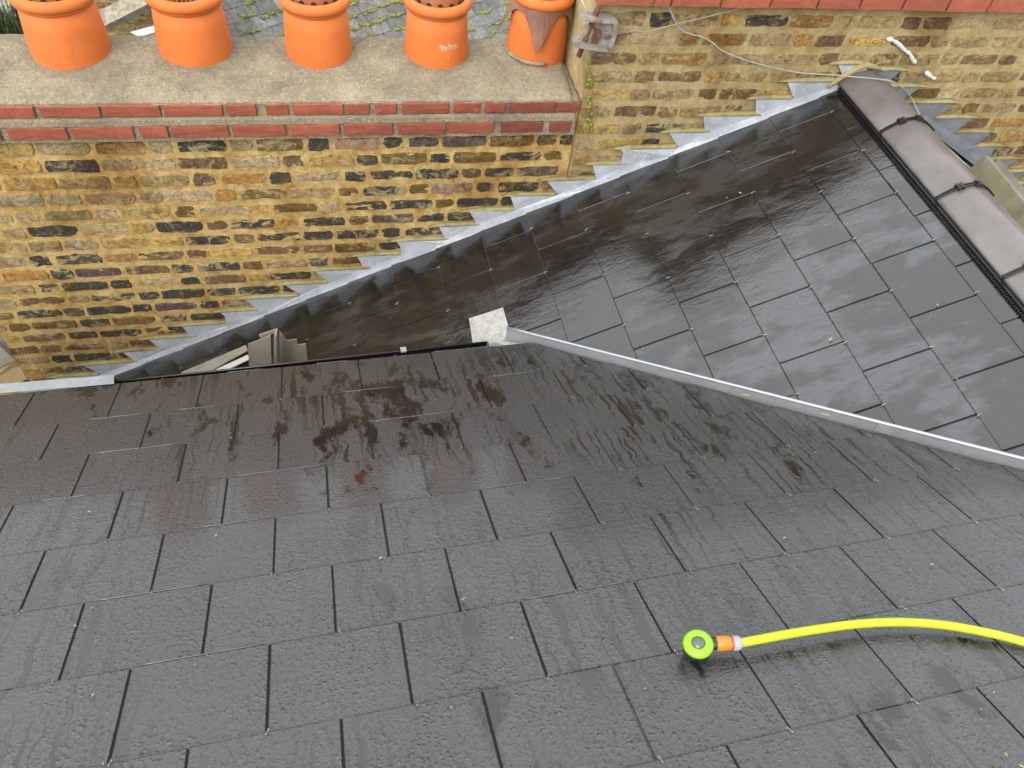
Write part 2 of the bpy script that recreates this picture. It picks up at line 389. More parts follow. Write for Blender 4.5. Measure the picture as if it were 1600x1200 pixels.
hook_mb.v = [p*.8 for p in hook_mb.v]
HOOK = mesh('hook', hook_mb.v, hook_mb.f, M['hook'], True)
SHADE_STRIP = mesh('joint_shade', [(-.0030, -.5, -.0006), (.0030, -.5, -.0006), (.0030, .5, -.0006), (-.0030, .5, -.0006), (-.003, -.5, .0008), (.003, -.5, .0008), (.003, .5, .0008), (-.003, .5, .0008)], [(4, 5, 6, 7), (0, 1, 5, 4), (1, 2, 6, 5), (2, 3, 7, 6), (3, 0, 4, 7)], M['deck'])  # added black strip that paints the shade down in a slate joint
_bead = {}
def bead_mesh(L):
    L = round(L, 2)
    if L not in _bead:
        mb = MB(); n = 7; pts = []
        for i in range(n+1):
            a = (i/n-.5)*L; pts.append((a, .0004, -.0010+R.uniform(-.0002, .0002)))
        mb.tube(pts, [.0006]+[R.uniform(.0011, .0019) for _ in range(n-1)]+[.0006], 6)
        _bead[L] = mesh('water_bead', mb.v, mb.f, M['water'], True)
    return _bead[L]
def lay_slates(roof, mt, tails, joint0, umin, umax, keep, tilt_sign=1, hooks=True, bead=.0, gauge=G1, s0=0.0, length=.6):
    """tails: list of (index, s of tail). keep(poly)-> clipped polygon in roof (u,s)"""
    tilt = STEP/gauge
    for idx, st in tails:
        off = joint0(idx); k0 = math.floor((umin-off)/SW)
        u = off+k0*SW
        while u < umax:
            gap = .0051+R.uniform(-.001, .0012)
            ja, jb = R.uniform(-.001, .001), R.uniform(-.001, .001)
            a0, a1 = u+gap/2, u+SW-gap/2
            poly = [(a0, st-length), (a1, st-length), (a1, st), (a0, st)]
            pc = keep(poly)
            u += SW
            if len(pc) < 3: continue
            area = abs(sum(p[0]*pc[(i+1) % len(pc)][1]-p[1]*pc[(i+1) % len(pc)][0] for i, p in enumerate(pc)))/2
            if area < .004: continue
            cu = (a0+a1)/2
            whole = (pc == poly)
            loc = [(p[0]-cu, p[1]-st) for p in pc]
            me = slate_mesh(loc, mt, 0, tilt)
            o = link('slate', me, roof, (cu, st+R.uniform(-.0015, .0015), R.uniform(-.0003, .0006)),
                     (tilt+R.uniform(-.0012, .0012), R.uniform(-.0016, .0016), R.uniform(-.0022, .0022)))
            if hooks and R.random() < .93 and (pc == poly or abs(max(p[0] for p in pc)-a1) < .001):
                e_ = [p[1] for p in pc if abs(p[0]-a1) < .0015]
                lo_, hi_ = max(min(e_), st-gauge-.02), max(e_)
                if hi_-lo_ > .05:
                    link('joint_shade', SHADE_STRIP, o, (SW/2-.0002, (lo_+hi_)/2-st, -T-.0006), None).scale = (1, (hi_-lo_)*.985, 1)
            mxs = max(p[1] for p in pc)
            if mxs > st-.002:
                tl = [p[0] for p in pc if p[1] > st-.002]
                if hooks and min(tl) < cu-.03 and max(tl) > cu+.03:
                    link('hook', HOOK, o, (R.uniform(-.012, .012), 0, 0), (0, 0, R.uniform(-.35, .35)))
                if bead and whole and R.random() < bead(cu, st):
                    w = R.choice((.28, .28, .2, .14)); sh = R.uniform(-1, 1)*(.29-w)/2
                    link('water_bead', bead_mesh(w), o, (sh, 0, .0012))
def roof_empty(name, O, E, D, N, s_e):
    m = Matrix((E, D, N)).transposed().to_4x4(); m.translation = CAM+O+D*s_e
    return empty(name, mat=m)
# --- front roof (we look down it towards its eaves)
SE1 = 2.572*S
roof1 = roof_empty('slate_roof', O1, E1, D1, N1, SE1)
tag(roof1, 'wide wet dark slate slope filling the foreground and falling away to the black gutter', 'roof', 'slate roofs')
M['slate1'] = slate_mat('wet_slate', roof1, False)
va_, vb_ = us1(onr1(850, 541)), us1(onr1(1600, 736))      # cut edge along the valley
du, ds = vb_[0]-va_[0], vb_[1]-va_[1]
# keep side: away from the valley (larger distance upslope/left): normal (a,b)
na, nb = -ds, du
if na*0+nb*(-1) - (na*va_[0]+nb*(va_[1]-SE1)) > 0: na, nb = -na, -nb
VC = na*va_[0]+nb*(va_[1]-SE1)
def keep1(poly):
    q = clip(poly, na, nb, VC)
    return poly if len(q) == 4 and all((a-c)**2+(b-d)**2 < 1e-12 for (a, b), (c, d) in zip(q, poly)) else q
U4 = -0.7235*S
tails1 = [(c, (s1-c*G1-SE1) if c else 0.0) for c in range(0, 12)]
def bead1(u, s): return .62*math.exp(-((u+.25)/.55)**2-((s+.45)/.5)**2)+.10
lay_slates(roof1, M['slate1'], tails1, lambda c: U4+(c-4)*SW/2, -1.75*S, 2.35*S, keep1, bead=bead1)
# boarding under the slates
dk = keep1([(-1.74*S, -2.6*S), (2.3*S, -2.6*S), (2.3*S, -.05), (-1.74*S, -.05)])
MB().prism([Vector((a, b, -.018)) for a, b in dk], (0, 0, -.02)).build('roof_deck', M['deck'], roof1)

# --- back roof: slope falling to the left from the ridge
SE2 = s2+18*G2
roof2 = roof_empty('slate_roof', O2, E2, D2, N2, SE2)
tag(roof2, 'smaller slate roof behind the valley running from the brick wall, with a capped ridge at right', 'roof', 'slate roofs')
M['slate2'] = slate_mat('wet_back_slate', roof2, True)
uw = us2(onr2(900, 303))[0]                                # wall line in u
def uwall(s): # u of wall plane at slope distance s
    X = O2+D2*s; return (YW-X.y)/E2.y
# roof1 plane in roof2 (u,s): N1.(O2+u E2+s D2)+d1 >= 0
A_, B_, C_ = N1.dot(E2), N1.dot(D2), N1.dot(O2)+d1
EY = onr1(500, 575).y-.12
def keep2(poly):
    P = [(a, b+SE2) for a, b in poly]
    q = clip(P, 0, -1, -(APEX+.010))
    q = clip(q, 1, uwall(0)*0 + (uwall(1)-uwall(0))*-1, uwall(0)-.004)
    w = clip(q, -A_, -B_, C_)
    y2 = clip(q, -E2.y, -D2.y, -(EY-O2.y))
    sm = sum(p[1] for p in poly)/4+SE2
    vend = us2(onr2(800, 515))[1]
    res = y2 if sm > vend-.05 else w
    res = [(a, b-SE2) for a, b in res]
    return poly if len(res) == 4 and all((a-c)**2+(b-d)**2 < 1e-12 for (a, b), (c, d) in zip(res, poly)) else res
APEX = -1.335*S
VA, VB = -2.2076*S, -2.0786*S
tails2 = [(i, s2+i*G2-SE2) for i in range(0, 19)]
def joint2(i): return -(VA+(i-1)*(VB-VA))
tails2b = [t for t in tails2 if t[0] > 0]
lay_slates(roof2, M['slate2'], tails2b, joint2, .05*S, 2.95*S, keep2, gauge=G2)
lay_slates(roof2, M['slate2'], [tails2[0]], joint2, .05*S, 2.95*S, keep2, gauge=G2, length=tails2[0][1]+SE2-APEX-.01)
MB().prism([Vector((uwall(0)-.02, APEX-SE2, -.03)), Vector((uwall(3)-.02, 0, -.03)), Vector(((EY-O2.y)+.1, 0, -.03)), Vector((us2(onr2(800, 515))[0], us2(onr2(800, 515))[1]-SE2, -.03)), Vector((us2(onr2(1600, 715))[0]-.6, APEX-SE2, -.03))], (0, 0, -.02)).build('roof_deck', M['deck'], roof2)
# --- far slope of that roof, falling right
P3 = math.radians(28)
RIDGE = O2+D2*APEX                                        # a point on the ridge line (relative to camera)
D3 = Vector((math.cos(P3)*math.cos(phi2), math.cos(P3)*math.sin(phi2), -math.sin(P3)))
N3 = (-E2).cross(D3)
m3 = Matrix((-E2, D3, N3)).transposed().to_4x4(); m3.translation = CAM+RIDGE
far = empty('far_slope', mat=roof2.matrix_world.inverted() @ m3); far.parent = roof2
M['slate3'] = slate_mat('wet_far_slate', far, True)
def keep3(poly):
    return clip(clip(poly, -E2.y, D3.y, YW-.004-RIDGE.y), 0, -1, -.012)
lay_slates(far, M['slate3'], [(i, .16+i*.25) for i in range(9)], lambda i: i*.15, -uwall(0)-.1, .6, keep3, hooks=False, length=.3)

# --- ridge tiles
rb = Matrix((E2, -D2.cross(Z).cross(D2).normalized() if False else Vector((D3.x, D3.y, 0)).normalized(), Z)).transposed().to_4x4()
def ridge_mesh(L):
    mb = MB(); prof = []
    # cross-section (x across, z up) outer: left wing follows roof 2, right wing roof 3, rounded crown
    th, A0, H0 = .014, .129, .060
    pts = []
    for i in range(23):
        x = -A0+2*A0*i/22; pts.append((x, -H0*(abs(x)/A0)**1.75))
    inner = [(x*.985, z-th) for x, z in pts]
    ring = pts+inner[::-1]; k = len(ring)
    ys = [0, .004, L-.004, L]; sc = [.985, 1, 1, .985]
    for y, c in zip(ys, sc): mb.v += [Vector((x*c, y, z*(1 if c == 1 else .985)-(0 if c == 1 else .001))) for x, z in ring]
    for j in range(3):
        for i in range(k): mb.f.append((j*k+i, j*k+(i+1) % k, (j+1)*k+(i+1) % k, (j+1)*k+i))
    h = len(pts)
    for base, flip in ((0, 0), (3*k, 1)):
        for i in range(h-1):
            q = (base+i, base+i+1, base+k-2-i, base+k-1-i); mb.f.append(q if not flip else q[::-1])
    me = mesh('ridge_tile', mb.v, mb.f, M['ridge'], True); me.validate()
    return me
RT_L = .457
rx = Vector((math.cos(phi2), math.sin(phi2), 0))
rm = Matrix((rx, E2, Z)).transposed().to_4x4()
ry0 = us2(onr2(1380, 215))[0]                              # first joint from the wall, along E2
rinv = roof2.matrix_world.inverted()
lift = .042
me_full = ridge_mesh(RT_L-.006); me_first = ridge_mesh(uwall(APEX)-ry0-.012)
clip_mb = MB()
hog = lambda x: -.060*(abs(x)/.129)**1.75
cprof = [(x, hog(x)) for x in (-.134, -.11, -.085, -.06, -.035, 0, .035, .06, .085, .11, .134)]
for i in range(len(cprof)-1):
    a, b = Vector((cprof[i][0], 0, cprof[i][1]+.004)), Vector((cprof[i+1][0], 0, cprof[i+1][1]+.004))
    for yy in (-.0055, .0055):
        clip_mb.obox((a+b)/2+Vector((0, yy, 0)), (b-a)*.5, (0, .0022, 0), (0, 0, .0024))
    clip_mb.obox((a+b)/2+Vector((0, 0, -.004)), (b-a)*.5, (0, .0045, 0), (0, 0, .002))
CLIP = mesh('union_strip', clip_mb.v, clip_mb.f, M['black'])
bs = MB()
for a in (math.pi/4, -math.pi/4):
    bs.obox((0, 0, .006), Vector((math.cos(a), math.sin(a), 0))*.020, Vector((-math.sin(a), math.cos(a), 0))*.006, (0, 0, .005))
bs.obox((0, 0, .006), (.012, 0, 0), (0, .012, 0), (0, 0, .0065))
bs.lathe([(.0001, .016), (.005, .016), (.006, .012), (.006, .010)], 8)
BOSS = mesh('clip_boss', bs.v, bs.f, M['black'])
nt_ = 6
for i in range(-1, nt_):
    u = ry0-(i+1)*RT_L if i >= 0 else ry0+.004
    base = CAM+RIDGE+E2*u+Z*lift
    mm = rm.copy(); mm.translation = base
    rt = link('ridge_tile', me_full if i >= 0 else me_first, roof2, mat=rinv @ mm)
    if i >= 0:
        cm = Matrix.Translation((0, RT_L-.003, .003))
        st = link('union_strip', CLIP, rt, mat=cm)
        for x, z, a in ((-.055, hog(.055), .30), (.022, hog(.022), -.12)):
            link('clip_boss', BOSS, rt, mat=Matrix.Translation((x, RT_L-.003, z+.003)) @ Matrix.Rotation(-a, 4, 'Y'))
# ridge roll: ribbed black strip peeking out under the left wings
rr = MB(); u = uwall(APEX)-.05; L0 = ry0-5.6*RT_L
sL = -1.225*S+.006
while u > L0:
    c = O2+E2*u+D2*(sL+.002)+N2*.006
    rr.obox(CAM+c, E2*.0032, D2*.014, N2*.0045); u -= .0118
cc = O2+E2*((uwall(APEX)+L0)/2)+D2*(sL-.02)+N2*.012
rr.obox(CAM+cc, E2*((uwall(APEX)-L0)/2-.03), D2*.026, N2*.010)
o = rr.build('ridge_roll', M['black'], roof2); o.matrix_parent_inverse = rinv

# --- valley gutter with upstand
val = empty('valley_gutter', CAM+onr1(870, 545))
tag(val, 'pale galvanised valley strip with a raised lip between the two slate roofs', 'valley gutter')
vi = Matrix.Translation(-(CAM+onr1(870, 545)))
e0, e1 = onr1(850, 540), onr1(1600, 735)
vd = (e1-e0).normalized(); vn = vd.cross(Z).normalized()
if vn.y < 0: vn = -vn                                       # away from camera
FH = .040
hl = lambda P: P
pA = e0 - vd*((e0.x-ony(803, 530, e0.y).x) if False else .20); pB = e1+vd*.6
def fin(t, j=0.0): return e0+vd*t
mb = MB(); NN = 40; Lf = (pB-pA).length
for i in range(NN):
    t0, t1 = Lf*i/NN, Lf*(i+1)/NN
    w0, w1 = .0025*math.sin(t0*9)+.0012*math.sin(t0*23), .0025*math.sin(t1*9)+.0012*math.sin(t1*23)
    a, b = pA+vd*t0+vn*(.008+w0), pA+vd*t1+vn*(.008+w1)
    q = [a-Z*.05, a+Z*FH, a+vn*.004+Z*FH, a-Z*.05+vn*.004]; r = [b-Z*.05, b+Z*FH, b+vn*.004+Z*FH, b-Z*.05+vn*.004]
    mb.add([CAM+x for x in q+r], [(0, 4, 5, 1), (1, 5, 6, 2), (2, 6, 7, 3)] + ([(0, 1, 2, 3)] if i == 0 else []) + ([(7, 6, 5, 4)] if i == NN-1 else []))
up = mb.build('upstand', M['steel'], val); up.matrix_parent_inverse = vi
mb = MB(); mb.tube([CAM+pA+vd*t+vn*.010+Z*(FH+.002) for t in [Lf*i/30 for i in range(31)]], .0062, 8)
o = mb.build('lip', M['steel'], val, True); o.matrix_parent_inverse = vi
for t_ in (.42, .98, 1.55):
    c_ = pA+vd*t_+vn*.0055+Z*(FH*.45)
    o = MB().obox(CAM+c_, vd*.028, Z*(FH*.52), vn*.0012).build('lap_joint', M['steel'], val); o.matrix_parent_inverse = vi
def tr(a, off, z): return CAM+a+vn*off+Z*z
mb = MB()
for sgn, w0, w1 in ((1, .012, .06), (-1, -.006, -.12)):
    q = [tr(pA-vd*.05, w0, -.05), tr(pB, w0, -.05), tr(pB, w1, -.05+abs(w1)*.18), tr(pA-vd*.05, w1, -.05+abs(w1)*.18)]
    mb.prism(q if sgn < 0 else q[::-1], (0, 0, -.002))
o = mb.build('trough', M['steel'], val); o.matrix_parent_inverse = vi
c4 = [onr2(733, 498, .010), onr2(786, 481, .012), onr2(800, 528, .014), onr2(836, 548, .012), onr2(742, 556, .010)]
o = MB().prism([CAM+c for c in c4][::-1], N2*.0025).build('zinc_flap', M['zinc'], val); o.matrix_parent_inverse = vi
tag(o, 'mottled zinc flap lying on the back slates')

# --- black eaves gutter
def eave(u, off=0, dz=0): return CAM+O1+E1*u+D1*SE1+h1*off+Z*dz
gu0, gu1 = -.80*S, .552*S
gt = empty('eaves_gutter', eave((gu0+gu1)/2, .05, -.08)); tag(gt, 'black gutter along the lower edge of the foreground slates', 'gutter')
gi = Matrix.Translation(-eave((gu0+gu1)/2, .05, -.08))
mb = MB(); K = 10
for i, u in enumerate((gu0, gu1)):
    for rad in (.056, .0535):
        for j in range(K+1):
            a = math.pi*j/K
            tilt = (u-gu0)/(gu1-gu0)
            mb.v.append(eave(u, -.022+.018*tilt-math.cos(a)*rad, -.030-math.sin(a)*rad))
n = K+1
for j in range(K):
    mb.f += [(j, j+1, 2*n+j+1, 2*n+j), (n+j+1, n+j, 3*n+j, 3*n+j+1)]
    for b in (0, 2*n): mb.f.append((b+j, b+n+j, b+n+j+1, b+j+1))
mb.f += [(0, n, 3*n, 2*n), (n-1, 3*n-1, 4*n-1, 2*n-1)]
o = mb.build('channel', M['black'], gt, True); o.matrix_parent_inverse = gi
o = MB().tube([eave(gu0, -.022+.056, -.029), eave(gu1, -.004+.056, -.029)], .0045, 8).build('rim', M['black'], gt, True); o.matrix_parent_inverse = gi
for u, tl in ((gu0-.002, 0), (gu1+.002, 1)):
    mb = MB(); mb.prism([eave(u, -.022+.018*tl-math.cos(math.pi*j/K)*.058, -.028-math.sin(math.pi*j/K)*.058) for j in range(K+1)], E1*.004)
    o = mb.build('end_cap', M['black'], gt); o.matrix_parent_inverse = gi
ub = .05*S
o = MB().obox(eave(.235*S, .05, -.024), E1*.012, h1*.012, Z*.004).build('bracket_clip', M['wire'], gt); o.matrix_parent_inverse = gi
# --- house wall and fascia under those eaves
hw = MB().obox(CAM+O1+D1*(SE1-.06)+h1*(-.09)-Z*1.6, E1*2.2, h1*.10, Z*1.45).build('house_wall', M['plaster'])
tag(hw, 'rendered house wall below the foreground eaves', 'wall')
fb = MB().obox(CAM+O1+D1*SE1+h1*(-.02)-Z*.12, E1*2.15, h1*.010, Z*.085).build('fascia_board', M['black'])
tag(fb, 'black fascia board behind the eaves gutter', 'board')
# --- lead strip on the left end of the eaves
mb = MB(); xs = [-260, -180, -110, -60, -20, 20, 60, 100, 140, 178]
tp = [onr1(x, 606-x*.075-6.5, .006) for x in xs]; bt = [onr1(x, 613-x*.078, .005) for x in xs]
wob = [R.uniform(-.002, .002) for _ in xs]
v = [CAM+p+N1*w for p, w in zip(tp, wob)]+[CAM+p+D1*w for p, w in zip(bt, wob)]
n = len(xs); mb.add(v+[p-N1*.002 for p in v], [(i, i+1, n+i+1, n+i)[::-1] for i in range(n-1)]+[(2*n+i, 2*n+i+1, 3*n+i+1, 3*n+i) for i in range(n-1)]+[(i, i+1, 2*n+i+1, 2*n+i) for i in range(n-1)]+[(n+i, 3*n+i, 3*n+i+1, n+i+1) for i in range(n-1)])
# skirt that turns down over the eaves
low = [p-Z*.05+h1*.01 for p in v[:n]]
b = len(mb.v); mb.v += low; mb.f += [(i, b+i, b+i+1, i+1) for i in range(n-1)]
o = mb.build('lead_flashing', M['lead_mid'], None); tag(o, 'pale lead strip over the left end of the foreground eaves', 'flashing', 'lead flashings')

# ------------------------------------------------------------------ brick stacks
CH = .075*S; BH = .0525*S
def brick_variant(L, Hh, D, rng, soft=1.0):
    """front at y=0 facing -y, irregular rounded arris; origin at front centre"""
    nx = 4; pts = []
    for i in range(nx): pts.append((-L/2+L*i/nx, -Hh/2))
    pts.append((L/2, -Hh/2)); pts.append((L/2, 0))
    for i in range(nx): pts.append((L/2-L*i/nx, Hh/2))
    pts.append((-L/2, Hh/2)); pts.append((-L/2, 0))
    j = [(x+rng.uniform(-.005, .005)*(.35+.65*soft), z+rng.uniform(-.004, .004)*(.35+.65*soft)) for x, z in pts]
    j = [(x-math.copysign(rng.uniform(.002, .010)*soft, x), z-math.copysign(rng.uniform(.001, .006)*soft, z)) if abs(x) > L*.44 and abs(z) > Hh*.3 else (x, z) for x, z in j]
    n = len(j)
    inn = [(x-math.copysign(.0025+rng.random()*.003, x) if abs(x) > L*.45 else x, z-math.copysign(.002+rng.random()*.003, z) if abs(z) > Hh*.3 else z) for x, z in j]
    v = [(x, D, z) for x, z in j]+[(x, .004+rng.uniform(0, .004), z) for x, z in j]+[(x, rng.uniform(-.0015, .0025), z) for x, z in inn]+[(0, -.001, 0)]
    f = []
    for i in range(n):
        q = (i+1) % n
        f += [(i, q, n+q, n+i), (n+i, n+q, 2*n+q, 2*n+i), (2*n+i, 2*n+q, 3*n)]
    return v, f
rng = random.Random(3)
VAR = {}
def brick_mesh(kind, mt='brick'):
    L = {'s': .178*S, 'h': .085*S, 't': .125*S}[kind]
    key = (kind, mt, rng.randrange(7))
    if key not in VAR:
        v, f = brick_variant(L, BH, .05, rng); VAR[key] = mesh('brick', v, f, M[mt])
    return VAR[key], L
PAL = {'yellow': (.64, .43, .12), 'pale': (.56, .43, .23), 'orange': (.50, .27, .065), 'brown': (.25, .15, .07),
       'dark': (.065, .060, .048), 'purple': (.15, .105, .095), 'ochre': (.22, .135, .03), 'buff': (.46, .33, .15), 'pink': (.50, .30, .20)}
def pick(ws):
    t = R.random()*sum(w for _, w in ws)
    for c, w in ws:
        t -= w
        if t <= 0: break
    b = PAL[c]; g = R.uniform(.8, 1.2)
    return tuple(min(1, x*g*w_) for x, w_ in zip(b, (R.uniform(.96, 1.06), 1.0, R.uniform(.9, 1.08))))
def lay_wall(parent, pinv, z0, rows, xa, xb, colfun, top=None):
    for i in rows:
        z = z0-CH*i-BH/2
        x = xa-(R.uniform(0, .15) if xa < 0 else 0); kind = R.choice('sh')
        while x < xb:
            kind = ('h' if kind == 's' else 's') if R.random() < .68 else R.choice('sst')
            me, L = brick_mesh(kind)
            J = .0105*S*R.uniform(.75, 1.3)
            if x+L > xb:
                if xb-x < .045: break
                sc = (xb-x)/L
            else: sc = 1
            xc = x+L*sc/2
            if z+BH/2 > zl(x+L*sc)+.015 and x+L*sc > xa:
                o = link('brick', me, parent, (xc, YW+R.uniform(-.002, .003), H+z+R.uniform(-.002, .002)), (R.uniform(-.01, .01), R.uniform(-.006, .006), R.uniform(-.008, .008)))
                o.scale = (sc, 1, R.uniform(.93, 1.05)*(.90 if (z-zl(xc))/CH < 8.5 else 1.07)); o.color = (*colfun(xc, z, i), 1)
                o.matrix_parent_inverse = pinv
            x += L*sc+J
RX = RIDGE.x+E2.x*uwall(APEX)
def zl(x):
    return zline2(x) if x < RX else zline2(RX)-math.tan(P3)*(x-RX)
ZL, ZR = -1.8311*S, -1.3321*S
XS = .925*S
st1 = empty('chimney_stack', (-.2, YW+.3, H-4.0)); st1i = Matrix.Translation((.2, -YW-.3, -H+4.0))
tag(st1, 'long yellow stock brick chimney stack with two red brick bands under a concrete cap', 'chimney', 'brick chimney stacks')
st2 = empty('chimney_stack', (2.4, YW+.3, H-4.0)); st2i = Matrix.Translation((-2.4, -YW-.3, -H+4.0))
tag(st2, 'taller weathered brick stack at upper right rising past the ridge', 'chimney', 'brick chimney stacks')
def col1(x, z, i):
    dist = (z-zline2(x))/CH
    pd = max(0, min(.94, 1.42-dist/9.5+.22*(x/S > .35)))
    if R.random() < pd: return pick([('dark', 5), ('brown', 1.6), ('ochre', 2.0), ('purple', 1)])
    return pick([('yellow', 3), ('pale', 3), ('orange', 1.5), ('buff', 2.4), ('brown', .9), ('dark', .7), ('pink', .5)])
def col2(x, z, i):
    dist = (z-zl(x))/CH
    if R.random() < max(.12, .75-dist/4.5): return pick([('dark', 4), ('brown', 2), ('ochre', 2), ('purple', 1)])
    return pick([('buff', 4), ('brown', 2), ('pale', 2), ('yellow', 1.5), ('orange', 1)])
lay_wall(st1, st1i, ZL, range(-2, 17), -2.35*S, XS, col1)
lay_wall(st2, st2i, ZR, range(-1, 12), XS+.015, 4.1*S, col2)
# mortar faces: gently uneven sheets a few millimetres behind the brick faces, backed by the stack's body
from mathutils import noise as MN
def mortar_sheet(name, parent, pinv, x0, x1, zb, zt, mt, back, rec=.0065):
    nx, nz = int((x1-x0)/.025), int((zt-zb)/.018)
    mb = MB()
    for j in range(nz+1):
        for i in range(nx+1):
            x, z = x0+(x1-x0)*i/nx, zb+(zt-zb)*j/nz
            d = .0035*MN.noise(Vector((x*9, z*30, 1)))+.003*MN.noise(Vector((x*40, z*60, 5)))
            mb.v.append(Vector((x, YW+rec+d, H+z)))
    for j in range(nz):
        for i in range(nx):
            a = j*(nx+1)+i; mb.f.append((a, a+1, a+nx+2, a+nx+1))
    mb.box((x0, YW+.018, H+zb), (x1, YW+back, H+zt))
    o = mb.build(name, mt, parent, True); o.matrix_parent_inverse = pinv; return o
mortar_sheet('mortar_bed', st1, st1i, -2.36*S, XS+.004, -3.5*S, -1.655*S, M['mortar'], .50, .0042)
mortar_sheet('mortar_bed', st2, st2i, XS+.008, 4.12*S, -3.1*S, -1.18*S, M['mortar2'], .50, .0042)
# red oversailing bands, brick by brick
ROW2 = [(-480, -388), (-380, -288), (-280, -188), (-180, -92), (-85, 0), (11, 105), (112, 209), (218, 262), (268, 357), (362, 446), (451, 531), (536, 614), (622, 697), (700, 773), (783, 850), (860, 893)]
ROW1 = [(-440, -348), (-340, -248), (-240, -148), (-140, -48), (-40, 54), (61, 156), (160, 250), (254, 347), (352, 400), (414, 450), (456, 537), (541, 577), (585, 620), (628, 703), (709, 752), (759, 792), (797, 870), (872, 911)]
ROWR = [(935, 1020), (1024, 1048), (1051, 1127), (1130, 1204), (1208, 1278), (1281, 1346), (1349, 1414), (1417, 1484), (1487, 1549), (1552, 1612), (1615, 1672), (1675, 1730), (1733, 1786), (1789, 1840), (1843, 1892), (1895, 1942)]
def red_row(parent, pinv, row, yimg, Y, zt, zb, dark):
    for a, b in row:
        A, B = ony(a, yimg(a), Y), ony(b, yimg(b), Y)
        x0, x1 = A.x, B.x; Hh = zt-zb
        v, f = brick_variant(x1-x0, Hh, .10, rng, .12)
        o = link('red_brick', mesh('red_brick', v, f, M['red']), parent, ((x0+x1)/2, Y+R.uniform(-.002, .002), H+(zt+zb)/2), (0, R.uniform(-.006, .006), R.uniform(-.006, .006)))
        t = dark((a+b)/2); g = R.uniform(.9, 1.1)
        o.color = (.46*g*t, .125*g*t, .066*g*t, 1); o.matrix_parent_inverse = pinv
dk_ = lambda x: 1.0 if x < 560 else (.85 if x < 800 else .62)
Y2, Y1 = 2.600*S, 2.622*S
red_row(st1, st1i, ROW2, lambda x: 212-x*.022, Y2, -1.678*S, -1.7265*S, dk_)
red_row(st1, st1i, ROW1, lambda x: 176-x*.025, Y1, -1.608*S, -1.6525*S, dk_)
ZT = -1.217*S
red_row(st2, st2i, ROWR, lambda x: 4, 2.585*S, ZT+.056*S, ZT, lambda x: 1.05)
red_row(st2, st2i, ROWR, lambda x: -24, 2.60*S, ZT+.131*S, ZT+.075*S, lambda x: 1.05)
mb = MB()
xl = -2.35*S
mb.box((xl, Y2+.012, H-1.742*S), (XS-.012, YW+.3, H-1.663*S))
mb.box((xl, Y2+.004, H-1.676*S), (XS-.02, YW+.3, H-1.6545*S))
mb.box((xl, Y1+.010, H-1.658*S), (XS-.004, YW+.31, H-1.603*S))
o = mb.build('band_mortar', M['conc'], st1); o.matrix_parent_inverse = st1i
mb = MB(); mb.box((XS+.02, 2.60*S, H+ZT-.004), (4.12*S, YW+.5, H+ZT+.145*S))
o = mb.build('band_mortar', M['mortar2'], st2); o.matrix_parent_inverse = st2i
mb = MB(); mb.prism([Vector((XS+.01, 2.62*S, H+ZT+.14*S)), Vector((4.1*S, 2.62*S, H+ZT+.14*S)), Vector((4.1*S, YW+.5, H+ZT+.14*S)), Vector((XS+.01, YW+.5, H+ZT+.14*S))], (0, 0, .045))
o = mb.build('flaunching', M['conc'], st2); o.matrix_parent_inverse = st2i
# flaunching of the long stack: sloping, lumpy cap
ZF, MF = -1.600*S, .10
def zfl(y): return ZF+MF*(y-2.62*S)
def onfl(x, y):
    r = ray(x, y); return r*((ZF-MF*2.62*S)/(r.z-MF*r.y))
yb = onfl(400, 51).y
def flz(x, y):
    t = (y-2.628*S)/(yb-2.628*S)
    z = zfl(y)+.006*MN.noise(Vector((x*4, y*4, 0)))+.0025*MN.noise(Vector((x*25, y*25, 3)))
    if t < .05: z -= .012*(1-t/.05)**2
    if t > .93: z -= .03*((t-.93)/.07)**2
    return z
mb = MB(); nx, ny = 150, 34; x0, x1 = -2.36*S, XS-.006
for j in range(ny+1):
    for i in range(nx+1):
        x = x0+(x1-x0)*i/nx; y = 2.628*S+(yb-2.628*S)*j/ny
        yy = y+.006*MN.noise(Vector((x*6, 0, 7))) if j in (0, ny) else y
        dz = -.05*max(0, 1-(x1-x)/.03)**2
        mb.v.append(Vector((x, yy, H+flz(x, y)+dz)))
for j in range(ny):
    for i in range(nx):
        a = j*(nx+1)+i; mb.f.append((a, a+1, a+nx+2, a+nx+1))
mb.box((x0, 2.635*S, H-1.70*S), (x1-.005, yb-.004, H+ZF-.022))
o = mb.build('flaunching', M['conc'], st1, True); o.matrix_parent_inverse = st1i
me = o.data
for p_ in me.polygons:
    if len(p_.vertices) == 4 and p_.index >= nx*ny: p_.use_smooth = False

mb = MB(); rg = random.Random(2)
for _ in range(40):
    y_ = 2.60*S+rg.random()*.12; r_ = rg.uniform(.004, .011); z_ = -1.72*S+rg.random()**1.5*.22
    c_ = ony(922+rg.uniform(-4, 3), 95+rg.random()*110, YW-.006)
    mb.lathe([(r_, 0), (r_*.7, r_*.7), (.0005, r_)], 6, Matrix.Translation(CAM+c_) @ Matrix.Rotation(math.pi/2, 4, 'X'))
o = mb.build('moss_patch', M['moss'], st2, True); o.matrix_parent_inverse = st2i; tag(o, kind='stuff')
